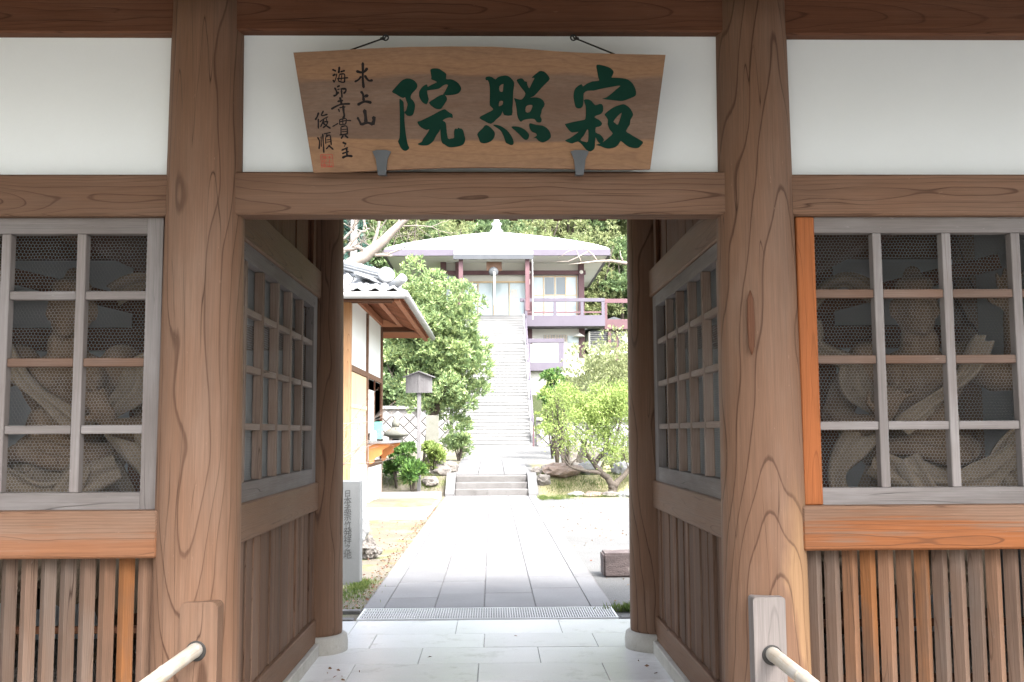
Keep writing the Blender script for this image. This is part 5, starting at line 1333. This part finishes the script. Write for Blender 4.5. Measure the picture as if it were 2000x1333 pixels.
def branchy(m, p, d, L, r, depth, rn, spread=.7, up=.15, kink=.25, tips=None, shrink=.68, nmin=2, nmax=3, sides=6):
    pts = [Vector(p)]; rad = [r]; d = Vector(d).normalized(); n = 4
    for k in range(n):
        d = (d + Vector((rn.uniform(-1, 1), rn.uniform(-1, 1), rn.uniform(-1, 1))) * kink + Vector((0, 0, up * .3))).normalized()
        pts.append(pts[-1] + d * L / n); rad.append(r * (1 - .38 * (k + 1) / n))
    m.tube(pts, rad, sides if depth > 1 else 4)
    if depth == 0:
        if tips is not None: tips.append(pts[-1])
        return
    for k in range(rn.randint(nmin, nmax)):
        q = rn.choice(pts[2:]) if k else pts[-1]
        dd = (d + Vector((rn.uniform(-1, 1), rn.uniform(-1, 1), rn.uniform(-.6, 1))) * spread + Vector((0, 0, up))).normalized()
        branchy(m, q, dd, L * shrink * rn.uniform(.8, 1.15), rad[-1] * rn.uniform(.6, .85), depth - 1, rn, spread, up, kink, tips, shrink, nmin, nmax, sides)
    if tips is not None: tips.append(pts[-1])

# big evergreen left of the path
YT = 30.0
def leafy(name, label, cat, base, crown, mat, trunkpts, trunkrad, trunkmat, group=None, limbs=()):
    t = thing(name, label, cat, base, group)
    m = MB(); m.tube([Vector(p) - Vector(base) for p in trunkpts], trunkrad, 12)
    for lp, lr in limbs: m.tube([Vector(p) - Vector(base) for p in lp], lr, 8)
    m.build('trunk', trunkmat, t, base, True)
    crown.transform(Matrix.Translation(-Vector(base)))
    o = link('crown', crown, t, base); return t
tx = atx(838, YT, 850); tb = Vector((tx, YT, .5))
cxx = atx(858, YT, 660); czz = atz(668, YT)
czz = atz(676, YT)
czz = atz(672, YT)
cs, rs = lumps(150, (cxx, YT, czz), (1.50, 1.5, 2.38), .32, .52, .30, -1.0)
cs += [np.array([atx(px, YT, py), YT + dy, atz(py, YT)]) for px, py, dy in ((765, 700, -.3), (775, 750, 0), (790, 790, .2), (768, 650, 0), (812, 800, -.4), (870, 800, .2), (900, 790, -.3), (880, 830, .4), (925, 770, 0), (780, 600, 0), (795, 545, .2), (825, 520, 0))]; rs += [.36] * 12
# flare lower left, lean the top to the left as in the photograph
cs = [c + np.array([-.10 * (c[2] - czz) , 0, 0]) for c in cs]
cr = clumped(cs, rs, 34, 9, .145, .05, M['leaf_ever'], 'crown')
tp = [tb, (tx + .02, YT, 1.2), (tx + .10, YT, 2.0), (tx + .05, YT, 3.2), (cxx - .1, YT, 4.6)]
lb = [([(tx + .08, YT, 1.9), (tx + .6, YT - .2, 3.0), (cxx + .8, YT - .3, 4.0)], [.11, .08, .04]), ([(tx + .08, YT, 2.1), (tx - .5, YT - .2, 3.1), (tx - 1.0, YT - .2, 4.0)], [.10, .07, .03])]
leafy('evergreen_tree', 'large dense evergreen tree left of the path', 'tree', tb, cr, M['leaf_ever'], tp, [.22, .16, .14, .10, .04], M['bark'], None, lb)

def bush(name, label, px, py, Y, rx, rz, mat, n=16, per=26, L=.10, W=.04, group=None, leaves=7, up=.4, cat='shrub', ry=None):
    p = at(px, py, Y); gz_ = hgt(p.x, Y)
    c = (p.x, Y, p.z); cs, rs = lumps(n, c, (rx, ry or rx * .9, rz), rx * .25, rx * .42, .3, -.9)
    cr = clumped(cs, rs, per, leaves, L, W, mat, 'crown', up)
    base = Vector((p.x, Y, gz_)); rn = random.Random(int(px + py))
    t = thing(name, label, cat, base, group); m = MB()
    for k in range(5):
        a = rn.uniform(0, 6.28); e = Vector((math.cos(a) * rx * .5, math.sin(a) * rx * .4, max(.2, p.z - gz_)))
        m.tube([(0, 0, -.05), e * .5 + Vector((0, 0, .05)), e], [.03, .022, .01], 6)
    m.build('stems', M['bark'], t, base, True)
    cr.transform(Matrix.Translation(-base)); link('crown', cr, t, base)
bush('shrub', 'dark leafy shrub at the far corner of the office', 775, 905, 24.9, .33, .46, M['leaf_shrub'], 16, 24, .12, .045)
bush('shrub', 'big leaved dark green plant at the foot of the signboard', 806, 925, 24.2, .28, .30, M['leaf_shrub'], 10, 18, .17, .06)
bush('shrub', 'bright light green shrub right of the signboard post', 846, 893, 25.6, .36, .40, M['leaf_lime'], 16, 26, .11, .04)
bush('shrub', 'small shrub between lantern and signboard', 797, 880, 26.5, .26, .30, M['leaf_shrub'], 9, 22, .09, .035)
bush('shrub', 'low shrub beside the staircase foot on the left', 896, 858, 33.0, .52, .80, M['leaf_ever'], 22, 22, .11, .04)
# right garden
bush('shrub', 'tall narrow dark green shrub right of the staircase foot', 1078, 772, 34.0, .58, .92, M['leaf_shrub'], 26, 26, .11, .045)
bush('shrub', 'round lime green bush in front of the narrow dark shrub', 1088, 800, 29.0, .62, .95, M['leaf_lime'], 30, 20, .09, .035, None, 5)
bush('tree', 'large yellowish green bushy tree behind the plum tree', 1190, 748, 37.0, 2.0, 1.7, M['leaf_yellow'], 60, 28, .13, .05, None, 6, .4, 'tree')
bush('shrub', 'rounded olive shrub at the right behind the plum trunk', 1215, 905, 27.5, .55, .38, M['leaf_yellow'], 14, 22, .08, .03)
bush('shrub', 'dark round tree right of the hall under the eaves', 1195, 560, 75.0, 3.4, 2.6, M['leaf_mid'], 40, 36, .38, .17, None, 5, .3, 'tree')
# plum tree with gnarled trunk
YP = 24.5
def plum():
    b = at(1196, 967, YP); b.z = 0.0; rn = random.Random(11)
    t = thing('plum_tree', 'gnarled plum tree with twisted trunk and fresh lime green leaves', 'tree', b)
    m = MB(); tips = []
    L_ = lambda px, py, dy=0: at(px, py, YP + dy) - b
    def arm(pts, rad):
        Q = []; Rr = []
        for i in range(len(pts) - 1):
            for k in range(4):
                u = k / 4; Q.append(pts[i].lerp(pts[i + 1], u) + Vector((rn.uniform(-1, 1), rn.uniform(-1, 1), rn.uniform(-1, 1))) * .012); Rr.append((rad[i] + (rad[i + 1] - rad[i]) * u) * rn.uniform(.9, 1.12))
        Q.append(pts[-1]); Rr.append(rad[-1]); m.tube(Q, Rr, 9); return Q
    arm([Vector((0, 0, -.05)), L_(1197, 955), L_(1196, 948)], [.15, .105, .10])
    A = arm([L_(1197, 950), L_(1187, 935), L_(1176, 925, -.1), L_(1160, 905, -.2), L_(1145, 885, -.2), L_(1140, 868, -.1)], [.10, .085, .07, .06, .05, .035])
    B = arm([L_(1198, 950), L_(1212, 936, .1), L_(1226, 920, .2), L_(1240, 900, .2), L_(1250, 870, .2)], [.095, .07, .06, .05, .04])
    C = arm([L_(1176, 925, -.1), L_(1150, 921, -.3), L_(1124, 916, -.4), L_(1105, 908, -.4)], [.05, .04, .03, .018])
    D = arm([L_(1160, 905, -.2), L_(1180, 880, -.1), L_(1190, 850, .1), L_(1185, 820, .1)], [.05, .04, .03, .02])
    for src, n_ in ((A, 9), (B, 7), (C, 3), (D, 8)):
        for k in range(n_):
            q = src[rn.randint(len(src) // 3, len(src) - 1)]
            branchy(m, q, (rn.uniform(-.8, .8), rn.uniform(-.6, .6), rn.uniform(.2, 1)), rn.uniform(.35, .55), .018, 2, rn, .8, .25, .3, tips, .7, 2, 3, 5)
    m.build('trunk', M['bark'], t, b, True)
    P = np.array([list(q) for q in tips]); P = np.repeat(P, 26, axis=0) + nr.normal(size=(len(P) * 26, 3)) * .115
    # fill the crown as far as the photograph shows it
    cs, rs = lumps(46, (at(1165, 795, YP) - b)[:], (1.08, .8, .72), .18, .32, .3)
    k_ = 150; P2 = np.concatenate([np.asarray(c) + unit(k_) * nr.uniform(.3, 1, (k_, 1)) * r for c, r in zip(cs, rs)])
    P = np.concatenate([P, P2])
    cr = leaf_mesh('crown', P, unit(len(P)) + np.array([0, 0, .3]), nr.uniform(.05, .09, len(P)), .03, M['leaf_lime']); link('crown', cr, t, b)
plum()
def small_multi():
    b = at(1105, 935, 26.6); b.z = hgt(b.x, 26.6); rn = random.Random(4)
    t = thing('young_tree', 'small multi stemmed tree with pale bark and sparse lime leaves', 'tree', b); m = MB(); tips = []
    for k in range(5): branchy(m, Vector((rn.uniform(-.06, .06), rn.uniform(-.06, .06), -.05)), (rn.uniform(-.5, .25), rn.uniform(-.3, .3), 1.1), rn.uniform(.7, 1.0), .045, 3, rn, .45, .35, .15, tips, .72, 2, 3, 6)
    m.build('trunk', M['bark'], t, b, True)
    P = np.array([list(q) for q in tips]); P = np.repeat(P, 9, axis=0) + nr.normal(size=(len(P) * 9, 3)) * .12
    link('crown', leaf_mesh('crown', P, unit(len(P)) + np.array([0, 0, .3]), nr.uniform(.05, .09, len(P)), .03, M['leaf_lime']), t, b)
small_multi()
# bare trees: pale limbs upper left, pale branch upper right, fine twigs by the office
def bare_left():
    Y = 27.5; b = at(560, 760, Y); b = Vector((b.x, Y, hgt(b.x, Y))); rn = random.Random(21)
    t = thing('bare_tree', 'bare pale barked tree leaning out over the office roof', 'tree', b); m = MB()
    L_ = lambda px, py, dy=0: at(px, py, Y + dy) - b
    def arm(pts, rad, twig=5, tl=.8):
        Q = []; Rr = []
        for i in range(len(pts) - 1):
            for k in range(4):
                u = k / 4; Q.append(pts[i].lerp(pts[i + 1], u) + Vector((rn.uniform(-1, 1), 0, rn.uniform(-1, 1))) * .02); Rr.append(rad[i] + (rad[i + 1] - rad[i]) * u)
        Q.append(pts[-1]); Rr.append(rad[-1]); m.tube(Q, Rr, 9)
        for k in range(twig):
            q = Q[rn.randint(len(Q) // 3, len(Q) - 1)]; branchy(m, q, (rn.uniform(-.6, .9), rn.uniform(-.4, .4), rn.uniform(-.1, 1)), tl * rn.uniform(.5, 1), .022, 2, rn, .7, .1, .22, None, .7, 2, 3, 5)
    arm([Vector((0, 0, -.1)), L_(575, 700), L_(610, 580), L_(668, 528), L_(715, 500), L_(750, 468), L_(785, 435), L_(820, 400)], [.30, .26, .24, .21, .17, .13, .09, .05], 10, 1.0)
    arm([L_(640, 555), L_(668, 490), L_(700, 484), L_(735, 498), L_(766, 500)], [.10, .07, .065, .05, .035], 5, .6)
    arm([L_(668, 500), L_(684, 475), L_(705, 455), L_(722, 447)], [.06, .045, .03, .02], 4, .5)
    arm([L_(725, 492), L_(735, 460), L_(742, 425), L_(745, 390)], [.07, .05, .04, .03], 6, .8)
    arm([L_(668, 470), L_(690, 450), L_(700, 420)], [.04, .03, .02], 6, .7)
    m.build('trunk', M['palebark'], t, b, True)
bare_left()
def bare_right():
    Y = 31.0; b = at(1330, 760, Y); b = Vector((b.x, Y, hgt(b.x, Y))); rn = random.Random(33)
    t = thing('bare_tree', 'bare pale branch reaching in front of the hall eaves from the right', 'tree', b); m = MB()
    L_ = lambda px, py, dy=0: at(px, py, Y + dy) - b
    m.tube([Vector((0, 0, -.1)), L_(1335, 650), L_(1320, 560), L_(1300, 500), L_(1290, 420)], [.22, .19, .15, .12, .08], 10)
    def arm(pts, rad): m.tube(pts, rad, 8)
    arm([L_(1318, 560), L_(1270, 525), L_(1225, 515), L_(1195, 510), L_(1165, 511), L_(1130, 515), L_(1112, 517)], [.09, .065, .055, .045, .035, .022, .012])
    arm([L_(1166, 510), L_(1158, 498), L_(1148, 490), L_(1146, 482)], [.028, .024, .02, .012])
    arm([L_(1148, 492), L_(1128, 503), L_(1110, 511), L_(1085, 512)], [.02, .018, .014, .008])
    arm([L_(1135, 512), L_(1130, 500), L_(1125, 487), L_(1108, 492), L_(1090, 506)], [.02, .018, .016, .012, .008])
    arm([L_(1218, 514), L_(1212, 500), L_(1211, 490)], [.03, .02, .01])
    m.build('trunk', M['palebark'], t, b, True)
bare_right()
def twigs():
    Y = 14.5; b = at(640, 930, Y); b = Vector((b.x, Y, -.03)); rn = random.Random(3)
    t = thing('bare_shrub', 'thin bare twigs with tiny red buds in front of the office wall', 'shrub', b); m = MB(); tips = []
    for k in range(16):
        branchy(m, Vector((rn.uniform(-.3, .25), rn.uniform(-.2, .2), rn.uniform(.9, 1.7))), (rn.uniform(-.1, .9), rn.uniform(-.3, .3), rn.uniform(.0, .7)), rn.uniform(.35, .55), .007, 2, rn, .55, .05, .16, tips, .75, 2, 3, 4)
    for k in range(4): m.tube([(rn.uniform(-.05, .05), 0, -.02), (rn.uniform(-.15, .1), 0, .6), (rn.uniform(-.25, .2), 0, 1.5)], [.02, .016, .01], 6)
    m.build('stems', M['palebark'], t, b, True)
    P = np.array([list(q) for q in tips]); P = np.repeat(P, 2, axis=0) + nr.normal(size=(len(P) * 2, 3)) * .02
    stuff_b = link('buds', leaf_mesh('buds', P, unit(len(P)), .022, .012, M['litter']), t, b); stuff(stuff_b)
twigs()
# utility pole
Y = 52; ux = atx(691, Y, 470)
up_ = thing('utility_pole', 'pale concrete utility pole behind the office roof', 'pole', (ux, Y, hgt(ux, Y)))
MB().lathe([(.20, 0), (.19, 4), (.16, 14.5)], 14).build('shaft', M['stair'], up_, (ux, Y, hgt(ux, Y)), True)
MB().box(-.7, .7, -.05, .05, 12.6, 12.72).build('cross_arm', M['gutter'], up_, (ux, Y, hgt(ux, Y)))
for x in (-.55, .55): MB().lathe([(.04, 12.72), (.06, 12.8), (.03, 12.95)], 8).build('insulator', M['rope'], up_, (ux + x, Y, hgt(ux, Y)))

# ---- wooded hill behind the hall
def ftree(kind):
    m = MB()
    if kind == 'conifer':
        H = 15; m.tube([(0, 0, 0), (0, 0, H * .5), (0, 0, H)], [.28, .2, .04], 8)
        cs = []; rs = []
        for k in range(56):
            z = nr.uniform(.03, 1) * H; r = (1 - z / H) * 2.9 + .35; a = nr.uniform(0, 6.28); q = nr.uniform(.35, .9) * r
            cs.append(np.array([q * math.cos(a), q * math.sin(a), z])); rs.append(nr.uniform(.6, 1.0))
        cr = clumped(cs, rs, 22, 4, .50, .20, M['leaf_dark'], 'crown', .1, .55)
    else:
        H = {'broad': 9, 'bamboo': 11, 'orange': 8}[kind]
        m.tube([(0, 0, 0), (.1, 0, H * .3), (0, .1, H * .6)], [.25, .2, .08], 8)
        for k in range(5):
            a = k * 1.3; m.tube([(0, 0, H * .3), (math.cos(a) * 1.2, math.sin(a) * 1.2, H * .55), (math.cos(a) * 2, math.sin(a) * 2, H * .75)], [.12, .08, .03], 6)
        if kind == 'bamboo':
            cs = []; rs = []
            for k in range(16):
                a = nr.uniform(0, 6.28); q = nr.uniform(0, 2.0); tip = nr.uniform(.72, 1.0) * H
                for j in range(6): cs.append(np.array([q * math.cos(a) + .1 * j * j * .15, q * math.sin(a), tip * (.15 + .17 * j)])); rs.append(.62 - .06 * j)
            cr = clumped(cs, rs, 13, 4, .42, .11, M['leaf_bamboo'], 'crown', -.1, 1.2)
        else:
            cs, rs = lumps(44, (0, 0, H * .50), (2.9, 2.9, H * .48), .7, 1.2, .45)
            cr = clumped(cs, rs, 34, 4, .40, .20, M['leaf_mid' if kind == 'broad' else 'leaf_orange'], 'crown', .2, .8)
    return m.mesh('trunk', M['bark'], True), cr
KIND = {k: ftree(k) for k in ('conifer', 'broad', 'bamboo', 'orange')}
LAB = {'conifer': 'tall dark conifer on the wooded hill behind the hall', 'broad': 'mid green broadleaf tree on the hill behind the hall',
       'bamboo': 'feathery yellow green bamboo clump on the hill behind the hall', 'orange': 'ochre tinted tree above the hall roof'}
def plant(kind, x, y, s):
    tr, cr = KIND[kind]; b = Vector((x, y, hgt(x, y) - .2))
    t = thing({'conifer': 'conifer_tree', 'broad': 'broadleaf_tree', 'bamboo': 'bamboo_clump', 'orange': 'autumn_tree'}[kind], LAB[kind], 'tree' if kind != 'bamboo' else 'bamboo', b, 'trees on the hill behind the hall: ' + kind)
    t.scale = (s, s, s * rng.uniform(.9, 1.15)); t.rotation_euler = (0, 0, rng.uniform(0, 6.28))
    for nm, me in (('trunk', tr), ('crown', cr)):
        o = bpy.data.objects.new(nm, me); COL.objects.link(o); o.parent = t
    return t
def back(px, Y, kind, s): return plant(kind, atx(px, Y, 500), Y, s)
ORD = ['first', 'second', 'third', 'fourth', 'fifth', 'sixth', 'seventh', 'eighth', 'ninth', 'tenth']
cnt = {}
FRONTROW = ((700, 'bamboo'), (745, 'broad'), (790, 'bamboo'), (830, 'bamboo'), (870, 'bamboo'), (905, 'broad'), (940, 'orange'), (985, 'orange'), (1030, 'bamboo'), (1075, 'bamboo'), (1115, 'bamboo'), (1160, 'broad'), (1195, 'bamboo'), (1232, 'bamboo'), (660, 'broad'), (620, 'broad'), (1275, 'broad'), (1320, 'broad'))
for px, k in FRONTROW:
    t = back(px + rng.uniform(-8, 8), rng.uniform(80, 87), k, rng.uniform(.8, 1.0))
    sd = 'left' if px < 963 else 'right'; cnt[(k, sd)] = cnt.get((k, sd), 0) + 1
    nth = sorted([q for q, kk in FRONTROW if kk == k and (q < 963) == (px < 963)], key=lambda q: abs(q - 963)).index(px)
    t['label'] = '%s just above the hall roof, %s %s of the roof finial' % ({'bamboo': 'yellow green bamboo clump', 'broad': 'mid green broadleaf tree', 'orange': 'ochre tinted tree'}[k], ORD[nth], sd)
for i in range(30):
    px = 600 + i * 26 + rng.uniform(-6, 6); t = back(px, rng.uniform(70, 78), rng.choice(('bamboo', 'broad', 'bamboo')), rng.uniform(.55, .75)); t['label'] = ('low bamboo clump' if 'bamboo' in t.name else 'low leafy tree') + ' right behind the hall on the hill foot'
for i in range(22):
    px = 590 + i * 36 + rng.uniform(-10, 10); back(px, rng.uniform(91, 99), rng.choice(('broad', 'bamboo', 'conifer', 'conifer', 'conifer')), rng.uniform(.85, 1.1))
for i in range(24):
    px = 570 + i * 37 + rng.uniform(-10, 10); back(px, rng.uniform(104, 116), 'conifer' if rng.random() < .7 else 'broad', rng.uniform(1.0, 1.3))
for i in range(24):
    px = 560 + i * 37 + rng.uniform(-10, 10); back(px, rng.uniform(122, 140), 'conifer', rng.uniform(1.1, 1.4))
for x, y, k in ((-9, 62, 'broad'), (-11, 54, 'broad'), (-13, 48, 'broad'), (-10, 70, 'conifer'), (9.5, 72, 'broad'), (12, 66, 'broad'), (-8, 74, 'bamboo'), (12, 58, 'broad'), (11, 50, 'bamboo'), (-16, 40, 'broad'), (-5.5, 47.5, 'broad'), (-7.5, 50, 'broad'), (-5.2, 52, 'broad'), (-8.5, 46.8, 'bamboo'), (-4, 47.2, 'broad'), (-10, 41, 'broad'), (-7.2, 38, 'broad')): plant(k, x, y, .6)
for x, y, s_ in ((13, -9, 1.2), (-13, -9, 1.2), (7, -20, 1.2), (-7, -20, 1.2)):  # unseen trees added behind the camera to block light on the gate
    t = plant('broad', x, y, s_); t['label'] = 'unseen broadleaf tree added behind the viewer to shade the gate front'; t['group'] = 'unseen trees added to shade the gate front'

# ---- ground litter, moss and grass tufts (uncountable)
n = 450; P = np.stack([nr.uniform(-2.6, -1.10, n), 8.7 + 9 * nr.random(n) ** 1.3, np.full(n, -.018)], 1)
n2 = 500; a = np.abs(nr.normal(size=n2)) * .10; P2 = np.stack([-1.10 - a, nr.uniform(8.7, 21, n2), np.full(n2, -.016)], 1)
n3 = 120; P3 = np.stack([nr.uniform(1.14, 2.2, n3), nr.uniform(8.8, 22, n3), np.full(n3, -.016)], 1)
P = np.concatenate([P, P2, P3]); D = unit(len(P)); D[:, 2] = np.abs(D[:, 2]) * .15
o = stuff(link('fallen_leaves', leaf_mesh('fallen_leaves', P, D, nr.uniform(.02, .045, len(P)), .018, M['litter'])))
tag(o, 'dry fallen leaves scattered along the left edge of the path', 'leaves')
fx = [(-.93, 6.55), (-.90, 6.42), (-.86, 6.3), (-1.0, 6.5), (-.95, 6.35), (-1.02, 6.62), (-.8, 6.5), (1.02, 6.6), (1.05, 6.4), (1.0, 6.75), (.2, 7.6), (-.4, 6.9)]
P = np.array([(x, y, .004) for x, y in fx]); D = unit(len(P)); D[:, 2] = np.abs(D[:, 2]) * .1
tag(stuff(link('fallen_petals', leaf_mesh('fallen_petals', P, D, .035, .018, M['litter']))), 'reddish fallen leaves lying on the gate floor', 'leaves')
def tufts(name, label, spots, num, h):
    C = []; D = []
    for (x, y, sx, sy) in spots:
        k = int(num); q = nr.normal(size=(k, 2)) * .5; zz = [hgt(x + a * sx, y + b_ * sy) for a, b_ in q]
        C.append(np.stack([x + q[:, 0] * sx, y + q[:, 1] * sy, np.array(zz) + .0], 1)); d = nr.normal(size=(k, 3)) * .5; d[:, 2] = 1; D.append(d)
    C = np.concatenate(C); D = np.concatenate(D)
    tag(stuff(link(name, leaf_mesh(name, C, D, h * nr.uniform(.5, 1.2, len(C)), .008, M['grass'], .05))), label, 'grass')
tufts('grass', 'patchy moss and short grass by the stone path on the left', [(-1.45, 9.6, .35, .5), (-1.9, 9.3, .5, .5), (-1.3, 10.3, .12, .4), (-2.2, 10.2, .5, .5), (-1.7, 8.9, .5, .2)], 900, .045)
tufts('weeds', 'weeds growing along the right edge of the path and garden', [(1.30, 8.75, .25, .08), (1.6, 8.72, .4, .06), (1.5, 23.2, .35, .3), (2.2, 23.9, .9, .25), (3.0, 24.0, .8, .25), (1.7, 24.9, .4, .3), (2.3, 25.0, .5, .35), (2.9, 25.0, .5, .35), (3.5, 25.1, .6, .4), (1.6, 25.6, .4, .4), (2.6, 25.8, .7, .4), (3.4, 25.9, .7, .4), (-1.6, 25.0, .4, .3), (-2.2, 25.1, .5, .3), (-1.7, 25.7, .4, .4), (-2.9, 25.2, .5, .3), (1.22, 23.4, .1, .5)], 520, .09)
